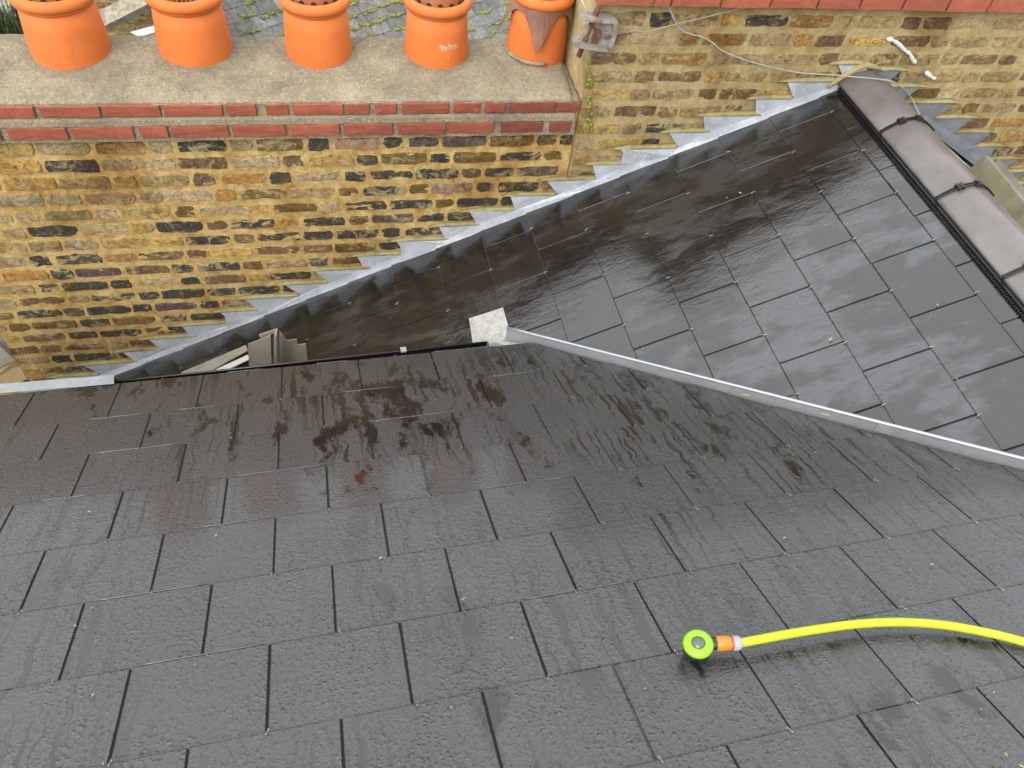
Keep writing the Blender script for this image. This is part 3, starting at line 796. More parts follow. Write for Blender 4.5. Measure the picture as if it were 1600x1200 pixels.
# ------------------------------------------------------------------ chimney pots
def pot(cx, cy_, rb_, ht, label, insert):
    z0 = zfl(cy_)
    t = empty('chimney_pot', (cx, cy_, H+z0)); tag(t, label, 'chimney pot', 'row of terracotta pots')
    rt_ = rb_*.885
    mb = MB(); mb.lathe([(rb_*1.0, -.06), (rb_, 0), (rb_*.985, ht*.25), (rb_*.945, ht*.6), (rt_, ht), (rt_-.018, ht), (rt_-.020, ht*.5), (rt_-.02, .0)], 56)
    mb.build('body', M['terra'], t, True)
    rr_ = []
    for i in range(13):
        a = -math.pi*.5+math.pi*2*i/12
        rr_.append((rt_+.004+.020*math.cos(a), ht+.022+.024*math.sin(a)))
    mb = MB(); mb.lathe(rr_[:-1], 56, closed=True); mb.build('rim', M['terra'], t, True)
    mb = MB(); mb.lathe([(rt_-.001, ht-.012), (rt_+.008, ht-.010), (rt_+.008, ht+.002), (rt_-.001, ht+.003)], 56, closed=True); mb.build('neck_bead', M['terra'], t, True)
    if insert == 'vent':
        ri = rt_-.016
        mb = MB(); mb.lathe([(ri, ht-.02), (ri, ht+.030), (ri*.97, ht+.055), (ri*.8, ht+.085), (ri*.45, ht+.105), (.001, ht+.112)], 40)
        v_ = mb.build('vent_cowl', M['terra_dark'], t, True)
        q = MB()
        for j in range(14):
            a = 2*math.pi*j/14+.2; c = Vector((math.cos(a), math.sin(a), 0))
            q.lathe([(.0001, .003), (.011, .002), (.011, -.004)], 10, Matrix.Translation(c*(ri*.985)+Vector((0, 0, ht+.040))) @ c.to_track_quat('Z', 'Y').to_matrix().to_4x4())
        tag(q.build('vent_hole', M['deck'], v_), kind='stuff')
    elif insert == 'open':
        mb = MB(); mb.lathe([(rt_-.0165, ht+.010), (rt_-.022, ht*.3), (.001, ht*.28)], 40); mb.build('dark_liner', M['maroon'], t, True)  # dark maroon lining inside the open mouth
    return t
def base_at(xl_, xr_, yf):
    """pot from its left/right silhouette at mid-base and its front foot pixel"""
    Fp = onfl((xl_+xr_)/2, yf)
    dep = Fp.dot(FW)
    r = (xr_-xl_)/F*dep*.5*1.03
    d = Vector((Fp.x, Fp.y, 0)).normalized()
    c = Fp+d*r
    return c.x, c.y, r
specs = [((66, 181, 108), .205, 'terracotta pot with a perforated cowl, leftmost of the row', 'vent'),
         ((259, 368, 106), .205, 'open terracotta pot with a dark empty mouth', 'open'),
         ((451, 552, 108), .205, 'terracotta pot with a perforated cowl, middle of the row of five', 'vent'),
         ((632, 730, 108), .205, 'terracotta pot with pale scratches on its front, beside the rust-hooded pot', 'vent'),
         ((788, 879, 104), .235, 'terracotta pot under a folded rusty sheet hood', 'hood')]
POTS = []
for (a, b, c), ht, lab, ins in specs:
    x, y, r = base_at(a, b, c); POTS.append((pot(x, y, r, ht, lab, ins), x, y, r, ht))
# pale scrape marks on the fourth pot
t4, x4, y4, r4, h4 = POTS[3]
k = Nodes('lime_scrape'); n = k.noise(k.map(k.pos(), (1, 1, 1)), 60, 4, .7); M['scrape'] = k.out(Base__Color=k.ramp(n, [(.4, (.80, .30, .10)), (.6, (.80, .55, .40))]), Roughness=.85)
for (a0, z0_, w, h) in ((-1.45, .065, .022, .05), (-1.22, .075, .016, .04), (-1.02, .07, .012, .03)):
    mb = MB(); nseg = 6
    for i in range(nseg+1):
        a = a0+(i/nseg-.5)*w/r4*2+(.0)
        rr1 = r4*1.0012
        for zz in (z0_-h/2+(i/nseg-.5)*-.02, z0_+h/2+(i/nseg-.5)*-.02):
            rad = r4*(1-.055*(zz/h4)/.6)+.0007
            mb.v.append(Vector((rad*math.cos(a), rad*math.sin(a), zz)))
    mb.f = [(2*i, 2*i+2, 2*i+3, 2*i+1) for i in range(nseg)]
    mb.build('scrape', M['scrape'], t4)
# mortar haunch and the folded rusty hood on the fifth pot
t5, x5, y5, r5, h5 = POTS[4]
hd = MB(); n = 48; hz = []
rt5 = r5*.885
for j in range(n):
    a = 2*math.pi*j/n
    # square sheet pushed down over the pot: four drooping corners
    sq = 1/max(abs(math.cos(a-.55)), abs(math.sin(a-.55)))
    rad = rt5*1.06*min(sq, 1.36)
    droop = .050+.16*(sq-1)/.414
    hz.append((rad, droop, a))
v = [Vector((0, 0, h5+.045))]
for fr in (.35, .7):
    for rad, droop, a in hz: v.append(Vector((rt5*fr*1.05*math.cos(a), rt5*fr*1.05*math.sin(a), h5+.045-.012*fr+.006*math.sin(a*5+fr))))
for rad, droop, a in hz: v.append(Vector((rt5*1.07*math.cos(a), rt5*1.07*math.sin(a), h5+.028)))
for rad, droop, a in hz: v.append(Vector((rad*1.04*math.cos(a), rad*1.04*math.sin(a), h5+.03-droop)))
f = [(0, 1+j, 1+(j+1) % n) for j in range(n)]
for q in range(3):
    for j in range(n): f.append((1+q*n+j, 1+(q+1)*n+j, 1+(q+1)*n+(j+1) % n, 1+q*n+(j+1) % n))
ho = MB().add(v, f).build('rusty_hood', M['rust'], t5)
sm_ = ho.modifiers.new('thick', 'SOLIDIFY'); sm_.thickness = .0025; tag(ho, 'rusty brown sheet folded down over the pot mouth')
mb = MB()
for q in range(3):
    pts = [Vector((rt5*(1.09+.02*math.sin(j*3+q))*math.cos(a), rt5*(1.09+.02*math.sin(j*3+q))*math.sin(a), h5+.004+.01*math.sin(j*2.1+q)+q*.006)) for j, a in [(j, -2.2+1.6*j/14) for j in range(15)]]
    mb.tube(pts, .0025, 5)
mb.build('tie_wire', M['wire'], t5, True)
# crumpled plastic on top
mb = MB(); g_ = 9
for i in range(g_):
    for j in range(g_):
        x, y = (i/(g_-1)-.5)*.14, (j/(g_-1)-.5)*.12
        mb.v.append(Vector((x+.02, y-.05, h5+.052+.028*R.random()*(1-abs(i-4)/6)*(1-abs(j-4)/6))))
mb.f = [(i*g_+j, (i+1)*g_+j, (i+1)*g_+j+1, i*g_+j+1) for i in range(g_-1) for j in range(g_-1)]
mb.build('crumpled_film', M['greyp'], t5)
mb = MB(); pts = [Vector((r5*1.03*math.cos(a), r5*1.03*math.sin(a), .004)) for a in [-3.3+1.9*j/14 for j in range(15)]]
mb.tube(pts, [.004]+[.009]*13+[.004], 6); mb.build('mortar_collar', M['conc'], t5, True)

# ------------------------------------------------------------------ stepped lead flashings
def step_flash(name, label, line, zrow, x_from, x_to, mt, side, xl_fun, tip_up, rows_per):
    """line(x): roof height on the wall; side=-1 teeth point left (roof falls left), +1 teeth point right"""
    mid = Vector(((x_from+x_to)/2, YW, H+line((x_from+x_to)/2)))
    root = empty(name, mid); tag(root, label, 'flashing', 'lead flashings'); inv = Matrix.Translation(-mid)
    ks = []
    k_ = -12
    while k_ < 34:
        z = zrow-CH*k_+.010*S
        # x where roof line is tip_up courses below this bed
        x = None
        xx = x_from
        while xx <= x_to:
            if (side < 0 and line(xx) >= z-tip_up*CH) or (side > 0 and line(xx) <= z-tip_up*CH and line(xx-.02) > z-tip_up*CH):
                x = xx; break
            xx += .004
        if x is not None: ks.append((z, x+R.uniform(-.042, .042)))
        k_ += 1
    return root, inv, ks
def flash_build(root, inv, ks, line, side, mt, ptmt):
    # ks sorted from top (ridge) down; x decreasing for side<0
    ks.sort(key=lambda q: -q[0])
    n = len(ks); i = 0; piece = 0
    dgx = .052*S
    while i < n-1:
        cnt = min(R.choice((4, 5, 5, 6)), n-1-i)
        sub = ks[i:i+cnt+1]
        top = []
        for q in range(len(sub)-1):
            z0, xt = sub[q]; z1 = sub[q+1][0]
            # horizontal bed from previous diagonal foot to this tip, then diagonal back down
            if q == 0:
                xs = xt-side*(.185*S*1.0+.06) if i else xt-side*.16
                top.append((xs, z0))
            top.append((xt, z0)); top.append((xt-side*dgx*R.uniform(.45, 1.35), z1+R.uniform(-.004, .004)))
        zl_, xl2 = sub[-1]
        top.append((xl2-side*.02, zl_-.001))
        low = [(xl2-side*.02, line(xl2-side*.02)-.012)]
        xs0 = top[0][0]
        steps = 10
        for s_ in range(steps+1):
            x = (xl2-side*.02)+(xs0-(xl2-side*.02))*s_/steps
            low.append((x, line(x)-.006+R.uniform(-.0025, .0025)))
        poly = top+low[1:]
        yv = YW-.010-.0025*(piece % 2)
        mb = MB()
        P3d = [Vector((x, yv+R.uniform(-.003, .002)-(.010 if j >= len(top) else 0), H+z)) for j, (x, z) in enumerate(poly)]
        mb.prism(P3d if side > 0 else P3d, (0, .0022, 0))
        o = mb.build('lead_sheet', mt, root); o.matrix_parent_inverse = inv
        # dressed foot lying on the slates
        for q in range(len(sub)-1):
            z0, xt = sub[q]
            xprev = (ks[i+q-1][1]-side*dgx) if i+q > 0 else xt-side*.16
            a, b = (xt+side*.045, xprev)
            mbp = MB(); m_ = 9; hh = []
            for s_ in range(m_+1):
                x = a+(b-a)*s_/m_
                taper = min(1, .15+s_/3)
                th = (.010+.004*R.random())*taper
                hh.append((x, z0-.002+R.uniform(-.001, .001), th))
            vv = []
            for x, z, th in hh: vv += [Vector((x, YW-.002, H+z+th*1.5)), Vector((x, YW-.013-.004*R.random(), H+z+th*.4)), Vector((x, YW-.014, H+z-.001)), Vector((x, YW+.002, H+z-.002))]
            ff = []
            for s_ in range(m_):
                for c in range(4): ff.append((s_*4+c, s_*4+(c+1) % 4, (s_+1)*4+(c+1) % 4, (s_+1)*4+c))
            ff += [(0, 1, 2, 3), (m_*4+3, m_*4+2, m_*4+1, m_*4)]
            mbp.add(vv, ff); o = mbp.build('pointing_fillet', ptmt, root, True); o.matrix_parent_inverse = inv
        i += cnt; piece += 1
root, inv, ks = step_flash('lead_flashing', 'bright stepped lead flashing climbing the yellow brick wall from lower left to the ridge', zline2, ZL, -1.75*S, 2.06*S, M['lead'], -1, None, 1.75, 5)
flash_build(root, inv, ks, zline2, -1, M['lead'], M['point'])
root, inv, ks = step_flash('lead_flashing', 'dull grey stepped lead flashing to the right of the ridge', zl, ZR, 2.20*S, 4.0*S, M['lead_old'], 1, None, 1.75, 5)
flash_build(root, inv, ks, zl, 1, M['lead_old'], M['point'])
ap = []
for q_ in range(9):
    xx = RX+.04+q_*.23
    for yy, up_n in ((YW-.006, .014), (YW-.15-.012*(q_ % 2), .010)):
        ap.append(Vector((xx, yy, H+zl(xx)+.0+up_n)))
o = MB().add(ap+[p-Z*.003 for p in ap], [(2*i, 2*i+1, 2*i+3, 2*i+2) for i in range(8)]+[(18+2*i+2, 18+2*i+3, 18+2*i+1, 18+2*i) for i in range(8)]+[(2*i+1, 19+2*i, 21+2*i, 2*i+3) for i in range(8)]).build('lead_apron', M['lead_old'], root); o.matrix_parent_inverse = inv
# mortar bedding at the wall end of the ridge
mb = MB(); pts = []
for x, y, r in ((1293, 137, .012), (1305, 127, .018), (1322, 116, .020), (1340, 106, .022), (1352, 101, .022), (1366, 104, .016), (1378, 110, .008)):
    pts.append((CAM+ony(x, y, YW-.012), r*.72))
mb.tube([p for p, r in pts], [r for p, r in pts], 8)
o = mb.build('ridge_mortar', M['point'], roof2, True); o.matrix_parent_inverse = rinv

# ------------------------------------------------------------------ cables, bracket, sealant
def wallpts(ps, Y): return [CAM+ony(x, y, Y) for x, y in ps]
cab = wallpts([(1030, -30), (1040, 0), (1052, 27), (1062, 45), (1078, 53), (1095, 57), (1112, 66), (1130, 80), (1165, 94), (1210, 106), (1252, 114)], YW-.03)
ztop = RIDGE.z+lift
def onz(x, y, z): r = ray(x, y); return r*(z/r.z)
m3n = lambda x, y, off: hit(x, y, N3, -N3.dot(RIDGE), off)
def farpt(x, y, off):
    q = m3n(x, y, off); w = ony(x, y, YW-.035)
    return w if (q.y > YW-.035 or q.dot(FW) < 0) else q
cab += [CAM+ony(1300, 117, YW-.045)]+[CAM+onz(x, y, RIDGE.z+lift+.010) for x, y in ((1345, 121), (1375, 124), (1395, 128))]
cab += [CAM+farpt(x, y, .012) for x, y in ((1418, 145), (1432, 170), (1450, 200), (1478, 228), (1516, 264))]
o = MB().tube(catmull(cab, 5), .0034, 6).build('aerial_cable', M['wire'], None, True); tag(o, 'grey cable hanging down the wall and over the ridge', 'cable')
lw = wallpts([(953, 51), (975, 53), (990, 47), (1010, 49), (1060, 37), (1130, 20), (1200, 2), (1240, -8)], YW-.03)
o = MB().tube(catmull(lw, 4), .0019, 6).build('lashing_wire', M['wire'], None, True); tag(o, 'thin twisted lashing wire running up from the rusty bracket', 'wire')
br = empty('wall_bracket', CAM+ony(930, 78, YW-.05)); tag(br, 'rust-stained metal aerial bracket on the corner beside the hooded pot', 'bracket')
bi = Matrix.Translation(-(CAM+ony(930, 78, YW-.05)))
def plate(name, pxs, Y, th, mt):
    o = MB().prism([CAM+ony(x, y, Y) for x, y in pxs], (0, th, 0)).build(name, mt, br); o.matrix_parent_inverse = bi; return o
def slab(name, a, b, Y, dep, th, mt):
    A, B = CAM+ony(*a, Y), CAM+ony(*b, Y)
    o = MB().prism([A, B, B-Z*th, A-Z*th], (0, dep, 0)).build(name, mt, br); o.matrix_parent_inverse = bi
slab('top_plate', (911, 30), (966, 35), YW-.075, .07, .009, M['galv_rust'])
slab('bottom_plate', (900, 70), (950, 78), YW-.075, .07, .012, M['galv_rust'])
plate('web', [(921, 34), (961, 38), (963, 52), (957, 74), (936, 76), (920, 66), (928, 50)], YW-.035, .004, M['galv_rust'])
plate('flange', [(913, 38), (922, 41), (919, 50), (902, 68), (898, 64), (913, 48)], YW-.08, .005, M['galv_rust'])
plate('rust_web', [(930, 44), (940, 48), (938, 60), (930, 74), (922, 70), (928, 56)], YW-.045, .004, M['rust_dark'])
plate('side_flange', [(960, 38), (966, 38), (964, 54), (957, 76), (951, 75), (958, 54)], YW-.08, .004, M['galv_rust'])
o = MB().tube([CAM+ony(904, 88, YW-.03), CAM+ony(918, 52, YW-.03), CAM+ony(936, 8, YW-.03), CAM+ony(948, -22, YW-.03)], .012, 8).build('pole', M['rust_dark'], br, True); o.matrix_parent_inverse = bi
o = MB().lathe([(.0001, .012), (.010, .012), (.012, .004), (.012, -.004)], 10, Matrix.Translation(CAM+ony(935, 56, YW-.052)) @ Matrix.Rotation(math.pi/2, 4, 'X')).build('bolt', M['rust_dark'], br); o.matrix_parent_inverse = bi
o = MB().tube([CAM+ony(945, 60, YW-.05), CAM+ony(962, 56, YW-.045), CAM+ony(985, 52, YW-.03)], .004, 6).build('tension_rod', M['rust_dark'], br, True); o.matrix_parent_inverse = bi
o = MB().tube([CAM+ony(905, -8, YW-.02), CAM+ony(914, 10, YW-.02), CAM+ony(922, 25, YW-.02)], .0025, 6).build('stay_wire', M['white'], br, True); o.matrix_parent_inverse = bi
sl_ = wallpts([(1385, 60), (1395, 63), (1405, 70), (1414, 79), (1421, 84), (1426, 93), (1431, 99)], YW-.006)
o = MB().tube(catmull(sl_, 3), [.003]+[R.uniform(.006, .013) for _ in range(17)]+[.003], 7).build('sealant_smear', M['white'], None, True); tag(o, 'long white sealant smear on the wall above the ridge', 'sealant')
sl_ = wallpts([(1446, 112), (1451, 117), (1458, 122), (1463, 122)], YW-.006)
o = MB().tube(catmull(sl_, 3), [.003]+[R.uniform(.007, .012) for _ in range(8)]+[.003], 7).build('sealant_smear', M['white'], None, True); tag(o, 'short white sealant blob low on the wall right of the ridge', 'sealant')

# ------------------------------------------------------------------ loose trims
# olive channel on the far slope
a = vec(2.505, 2.235, -1.655)*S; ax = (vec(2.43, 1.82, -1.62)-vec(2.505, 2.235, -1.655)).normalized()
tr_ = empty('metal_channel', CAM+a); tag(tr_, 'olive weathered metal channel lying beside the ridge at right edge', 'channel'); ti = Matrix.Translation(-(CAM+a))
side_ = vec(.25, -.25, .85); side_ = (side_-ax*side_.dot(ax)).normalized(); nf = ax.cross(side_)
if nf.x > 0: nf = -nf
Lc = .95
def bar(c, hw, hh, nm, mt, off=0):
    o = MB().obox(CAM+a+ax*(Lc/2+off)+side_*c+nf*hh[0], ax*(Lc/2), side_*hw, nf*hh[1]).build(nm, mt, tr_); o.matrix_parent_inverse = ti
bar(0, .040, (0, .0025), 'web', M['trim_ol']); bar(-.043, .0025, (.010, .014), 'near_flange', M['trim_ol']); bar(.043, .003, (-.020, .0225), 'far_flange', M['trim']); bar(.056, .010, (-.044, .003), 'far_lip', M['trim'], .04)
# folded grey trim standing on the back slates behind the gutter
def on2(x, y, off): return CAM+onr2(x, y, off)
t0 = on2(440, 575, 0); ft = empty('folded_trim', t0); tag(ft, 'folded grey-beige trim offcuts standing behind the gutter', 'trim'); fi = Matrix.Translation(-t0)
def vert_panel(name, pxs, base, th, mt):
    """upright panel: base pixels on the roof; others on the vertical plane through them"""
    A, B = onr2(*base[0], .004), onr2(*base[1], .004)
    n_ = (B-A).cross(Z).normalized(); P_ = [r*(n_.dot(A)/n_.dot(r)) for r in [ray(x, y) for x, y in pxs]]
    o = MB().prism([CAM+q for q in P_], n_*th).build(name, mt, ft); o.matrix_parent_inverse = fi
vert_panel('panel', [(388, 537), (423, 523), (425, 574), (390, 580)], ((388, 585), (430, 578)), .006, M['trim'])
vert_panel('fin', [(431, 514), (434, 513), (436, 574), (430, 574)], ((426, 580), (438, 577)), .05, M['trim'])
vert_panel('back_panel', [(437, 516), (448, 531), (464, 529), (465, 538), (478, 536), (481, 566), (437, 572)], ((437, 568), (481, 560)), .006, M['trim'])
o = MB().prism([on2(*q, .03) for q in ((280, 588), (285, 582), (385, 540), (388, 548), (330, 580))][::-1], N2*.005).build('sloping_strip', M['trim'], ft); o.matrix_parent_inverse = fi
o = MB().prism([on2(*q, .022) for q in ((325, 584), (388, 555), (390, 562), (345, 584))][::-1], N2*.005).build('pale_strip', M['white'], ft); o.matrix_parent_inverse = fi
vert_panel('cap_strip', [(405, 522), (432, 513), (434, 517), (408, 527)], ((405, 575), (434, 568)), .008, M['trim'])
# beige folded trim at the left edge
yq = YW-.25
q1 = [ony(x, y, yq) for x, y in ((-40, 515), (0, 533), (10, 552), (24, 563), (-40, 590))]
q2 = [ony(x, y, yq) for x, y in ((-40, 592), (25, 563), (31, 572), (44, 585), (22, 595), (-40, 612))]
c0 = CAM+q1[2]; bt_ = empty('folded_trim', c0-Z*.1); tag(bt_, 'bent cream metal trim poking in at the left edge above the lead strip', 'trim'); bi2 = Matrix.Translation(-(c0-Z*.1))
o = MB().prism([CAM+q+vec(0, .03 if i in (0, 1, 2) else 0, 0) for i, q in enumerate(q1)], (0, .004, 0)).build('upper_leaf', M['trim'], bt_); o.matrix_parent_inverse = bi2
k = M['timber']
M['tan'] = simple('tan_trim', (.42, .30, .13), .45, 0, .15, 8, .1)
o = MB().prism([CAM+q+vec(0, -.03 if i in (3, 4, 5) else 0, 0) for i, q in enumerate(q2)], (0, .004, 0)).build('lower_leaf', M['tan'], bt_); o.matrix_parent_inverse = bi2

# ------------------------------------------------------------------ beyond the stack: neighbour's roof, wall, garden things
def deep(x, y, d): return CAM+ray(x, y)*d
nc = deep(600, 30, 12.0)
th_ = math.radians(33); pn = math.radians(32)
NE = vec(math.cos(th_), math.sin(th_), 0); ND = vec(math.sin(th_)*math.cos(pn), -math.cos(th_)*math.cos(pn), -math.sin(pn)); NNn = ND.cross(NE)
if NNn.z < 0: NNn = -NNn
mN = Matrix((NE, ND, NE.cross(ND))).transposed().to_4x4(); mN.translation = nc
flip = -1 if NE.cross(ND).z < 0 else 1
nr = empty('slate_roof', mat=mN); tag(nr, 'mossy old grey slate roof beyond the chimney pots', 'roof', 'slate roofs')
SWN, GN = .30, .20
MOSS = []
for v_ in range(5):
    rg = random.Random(v_); mb = MB(); bm_n = rg.choice((9, 11, 13))
    cs = [(x_, .012*math.sin(x_*30+v_)-.004+rg.uniform(-.014, .010)-abs(rg.gauss(0, .012)), rg.uniform(.010, .024)) for x_ in [rg.uniform(-.15, .10) for _ in range(bm_n*3)]]
    for cx_, cy2, r_ in cs:
        mb.lathe([(r_, 0), (r_*.8, flip*r_*.45), (r_*.35, flip*r_*.7), (.001, flip*r_*.75)], 7, Matrix.Translation((cx_, cy2, 0)) @ Matrix.Scale(rg.uniform(.6, 1.1), 4, (0, 1, 0)))
    MOSS.append(mesh('moss_clump', mb.v, mb.f, M['moss']))
mbS = MB().box((-SWN/2+.003, -.36, -.008), (SWN/2-.003, 0, 0)); NS = mesh('slate', mbS.v, mbS.f, M['nslate'])
mbS = MB().box((-SWN/2+.003, -.36, 0), (SWN/2-.003, 0, .008)); NS2 = mesh('slate', mbS.v, mbS.f, M['nslate'])
for r_ in range(-12, 8):
    for c_ in range(-16, 20):
        u_, s_ = c_*SWN+(r_ % 2)*SWN/2, r_*GN
        P_ = mN @ Vector((u_, s_, 0)) - CAM; dep = P_.dot(FW); px_, py_ = 800+F*P_.dot(RT)/dep, 600+F*P_.dot(DN)/dep
        if not (350 < px_ < 960 and -70 < py_ < 95): continue
        o = link('slate', NS if flip > 0 else NS2, nr, (u_+R.uniform(-.006, .006), s_+R.uniform(-.008, .008), 0), (flip*.045+R.uniform(-.01, .01), 0, R.uniform(-.02, .02)))
        if R.random() < .72:
            link('moss_clump', R.choice(MOSS), o, (R.uniform(-.06, .06), R.uniform(-.01, .06), flip*.004), (0, 0, R.uniform(-.3, .3)))
MB().box((-2.1, -2.6, -flip*.09-.02), (4.6, 1.7, -flip*.09+.02)).build('roof_deck', M['deck'], nr)
# cream verge at the left end of that roof
# neighbour's brick wall
wc = deep(215, 45, 8.6); nw = empty('garden_wall', wc-Z*1.5); tag(nw, 'small yellow brick wall beyond the gap between the first two pots', 'wall'); ni = Matrix.Translation(-(wc-Z*1.5))
mb = MB().box((wc.x-.75, wc.y+.012, wc.z-3), (wc.x+.75, wc.y+.25, wc.z+.55)); o = mb.build('mortar_bed', M['mortar2'], nw); o.matrix_parent_inverse = ni
for i in range(-7, 7):
    x = wc.x-.75+R.uniform(-.1, 0); kk = 's'
    while x < wc.x+.72:
        kk = R.choice('ssh'); me, L = brick_mesh(kk)
        o = link('brick', me, nw, (x+L/2, wc.y, wc.z+i*CH)); o.color = (*pick([('buff', 3), ('pale', 2), ('brown', 2), ('dark', 1), ('pink', 1)]), 1); o.matrix_parent_inverse = ni
        x += L+.014
# terrace behind (setting)
tz = deep(30, 40, 8.6).z
o = MB().box((-9, wc.y+.4, tz-.2), (wc.x+.3, wc.y+9, tz)).build('terrace', M['plaster']); tag(o, kind='structure')
# weathered beam
b0, b1 = deep(135, 46, 8.2), deep(270, -22, 8.2)
ax_ = (b1-b0).normalized(); o = MB().obox((b0+b1)/2, (b1-b0)*.5, ax_.cross(FW).normalized()*.085, FW*.05).build('timber_beam', M['timber']); tag(o, 'grey weathered timber plank slanting behind the gap between the first two pots', 'timber')
w0 = [deep(*q, 8.0) for q in ((203, 50), (230, 43), (255, 36), (262, 27), (262, 40), (243, 50), (226, 55), (214, 56))]
o = MB().prism(w0, FW*.02).build('plastic_sheet', M['film']); tag(o, 'torn white plastic sheet beside the open pot, in front of the small wall', 'sheet')
# blue tub
bp = deep(48, 36, 8.4); mb = MB(); mb.lathe([(.001, 0), (.075, 0), (.095, .17), (.105, .17), (.105, .19), (.09, .19), (.075, .02), (.001, .02)], 20, Matrix.Translation(bp))
o = mb.build('plastic_tub', M['bluep'], None, True); tag(o, 'blue plastic tub left of the first chimney pot', 'tub')
# weeds
mb = MB(); rg = random.Random(5)
for cx_, cy2, nb_, hh in ((10, 50, 150, .42), (28, 46, 130, .40), (-20, 48, 120, .4), (45, 52, 90, .18), (58, 50, 60, .16), (20, 56, 120, .2)):
    c0 = deep(cx_, cy2, 8.35)
    for _ in range(nb_):
        b = c0+vec(rg.gauss(0, .09), rg.gauss(0, .12), -.05); a = rg.uniform(0, 6.28); l = hh*rg.uniform(.5, 1.2); bend = rg.uniform(.1, .5)*l
        dv = vec(math.cos(a), math.sin(a), 0); w = vec(-math.sin(a), math.cos(a), 0)*.005
        p0, p1_, p2_ = b, b+Z*l*.6+dv*bend*.4, b+Z*l*.95+dv*bend
        mb.add([p0-w, p0+w, p1_+w*.8, p1_-w*.8, p2_], [(0, 1, 2, 3), (3, 2, 4)])
o = mb.build('grass', M['grass'], None, fix=False); tag(o, 'tall green weeds left of the first chimney pot', 'grass', kind='stuff')

# ------------------------------------------------------------------ hose on the foreground slates
def r1o(x, y, off): return CAM+onr1(x, y, off)
hc = r1o(1094, 1016, 0)
hs_ = empty('garden_hose', hc); tag(hs_, 'neon yellow hose with orange coupling and round green head on the slates', 'hose'); hi = Matrix.Translation(-hc)
up_ = (N1*.9-FW*.35).normalized()
def hp(mb, name, mt, sm=True):
    o = mb.build(name, mt, hs_, sm); o.matrix_parent_inverse = hi; return o
topc = r1o(1091, 1005, .046)
ax_h = (N1*.75+(CAM-topc).normalized()*.5).normalized()
Mh = Matrix.Translation(topc) @ ax_h.to_track_quat('Z', 'Y').to_matrix().to_4x4()
hr = .0335
hp(MB().lathe([(.001, -.044), (hr*.72, -.044), (hr*.9, -.036), (hr*1.0, -.020), (hr*1.02, -.006), (hr*.98, -.002), (.001, -.002)], 36, Mh), 'head_body', M['darkg'])
hp(MB().lathe([(hr*.45, .0035), (hr*.52, .006), (hr*.78, .0062), (hr*.95, .003), (hr*1.03, -.004), (hr*1.0, -.010), (hr*.9, -.011), (hr*.45, -.002)], 40, Mh, closed=True), 'green_ring', M['limehead'])
hp(MB().lathe([(.0001, .010), (hr*.22, .0085), (hr*.4, .005), (hr*.47, .001)], 32, Mh), 'dome', M['dome'])
h_pts = [(1157, 1004.5), (1200, 996.5), (1250, 987.5), (1330, 976), (1400, 972), (1470, 976), (1540, 988), (1600, 1003), (1680, 1028), (1800, 1075), (1950, 1140)]
offs = [.034, .034, .034, .030, .026, .022, .017, .012, .0105, .0105, .0105]
hpts = catmull([r1o(x, y, f_) for (x, y), f_ in zip(h_pts, offs)], 8)
hp(MB().tube(hpts, .0102, 16), 'hose_pipe', M['lime'])
A = r1o(1112, 1005.5, .036); B = r1o(1157, 1004.5, .034); dr = (B-A).normalized(); Lh = (B-A).length
Mc = Matrix.Translation(A) @ dr.to_track_quat('Z', 'Y').to_matrix().to_4x4()
hp(MB().lathe([(.001, -.012), (.012, -.012), (.013, 0), (.0145, Lh*.10), (.0145, Lh*.16), (.012, Lh*.17)], 24, Mc), 'collar', M['darkg'])
hp(MB().lathe([(.001, Lh*.14), (.0150, Lh*.14), (.0168, Lh*.20), (.0172, Lh*.45), (.0160, Lh*.62), (.0145, Lh*.66), (.001, Lh*.66)], 28, Mc), 'orange_sleeve', M['orange'])
hp(MB().lathe([(.001, Lh*.63), (.0152, Lh*.63), (.0156, Lh*.70), (.0145, Lh*.74), (.001, Lh*.74)], 28, Mc), 'red_ring', M['redp'])
mb = MB(); prof = [(.001, Lh*.72), (.0152, Lh*.72), (.0152, Lh*.94), (.0122, Lh*1.03), (.0104, Lh*1.03)]
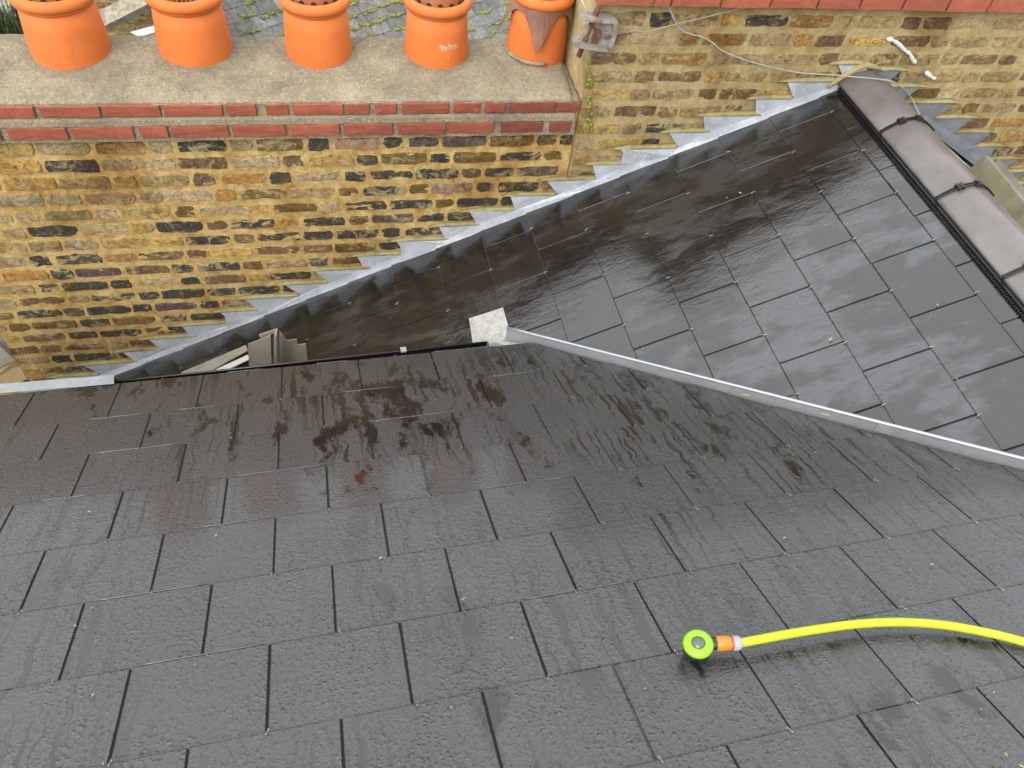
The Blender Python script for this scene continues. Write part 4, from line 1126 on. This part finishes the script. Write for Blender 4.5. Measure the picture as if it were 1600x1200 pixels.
mb.lathe(prof, 28, Mc)
for j in range(14):
    a = 2*math.pi*j/14; c = Mc @ Vector((.0154*math.cos(a), .0154*math.sin(a), Lh*.83))
    rd = (Mc.to_3x3() @ Vector((math.cos(a), math.sin(a), 0))); mb.obox(c, dr*(Lh*.09), rd*.001, dr.cross(rd)*.0014)
hp(mb, 'grey_nut', M['greyp'], False)

# ------------------------------------------------------------------ leaf bits scattered on the slates
mb = MB(); rg = random.Random(11)
def bit(P_, N_, l, w):
    t = N_.orthogonal(); t = Matrix.Rotation(rg.uniform(0, 6.28), 3, N_) @ t; b = N_.cross(t)
    mb.add([P_-t*l, P_+b*w+N_*.0015, P_+t*l, P_-b*w+N_*.0015], [(0, 1, 2, 3)])
for _ in range(26):
    x, y = rg.uniform(0, 1600), rg.uniform(600, 1200)
    X = onr1(x, y, .004); u_, s_ = us1(X)
    if na*u_+nb*(s_-SE1) > VC-.02 or s_ > SE1-.02: continue
    k_ = rg.random(); bit(CAM+X, N1, .0025+.004*k_**3, .001+.0012*k_)
for _ in range(26):
    x, y = rg.uniform(450, 1600), rg.uniform(150, 690)
    X = onr2(x, y, .005); u_, s_ = us2(X)
    if s_ < APEX+.2 or u_ > uwall(s_)-.03 or A_*u_+B_*s_+C_ < .02: continue
    k_ = rg.random(); bit(CAM+X, N2, .003+.005*k_**2, .0012+.0016*k_)
for x, y in ((1165, 618), (1290, 648), (1163, 187), (1380, 645)):
    pass
o = mb.build('leaf_litter', M['litter'], None, fix=False); tag(o, 'tiny straw-coloured leaf bits scattered over the wet slates', 'leaf litter', kind='stuff')
for x, y, nm in ((1165, 617, 'yellow leaf stuck on the valley strip nearest the flap'), (1289, 647, 'yellow leaf stuck on the valley strip nearer the right edge')):
    X = CAM+onr1(x, y, .05); v1 = vd*.016; v2 = Z*.004
    o = MB().prism([X-v1, X-v1*.3-v2, X+v1, X+v1*.2+v2], -vn*.001).build('fallen_leaf', M['litter']); tag(o, nm, 'leaf', 'leaves on the valley strip')
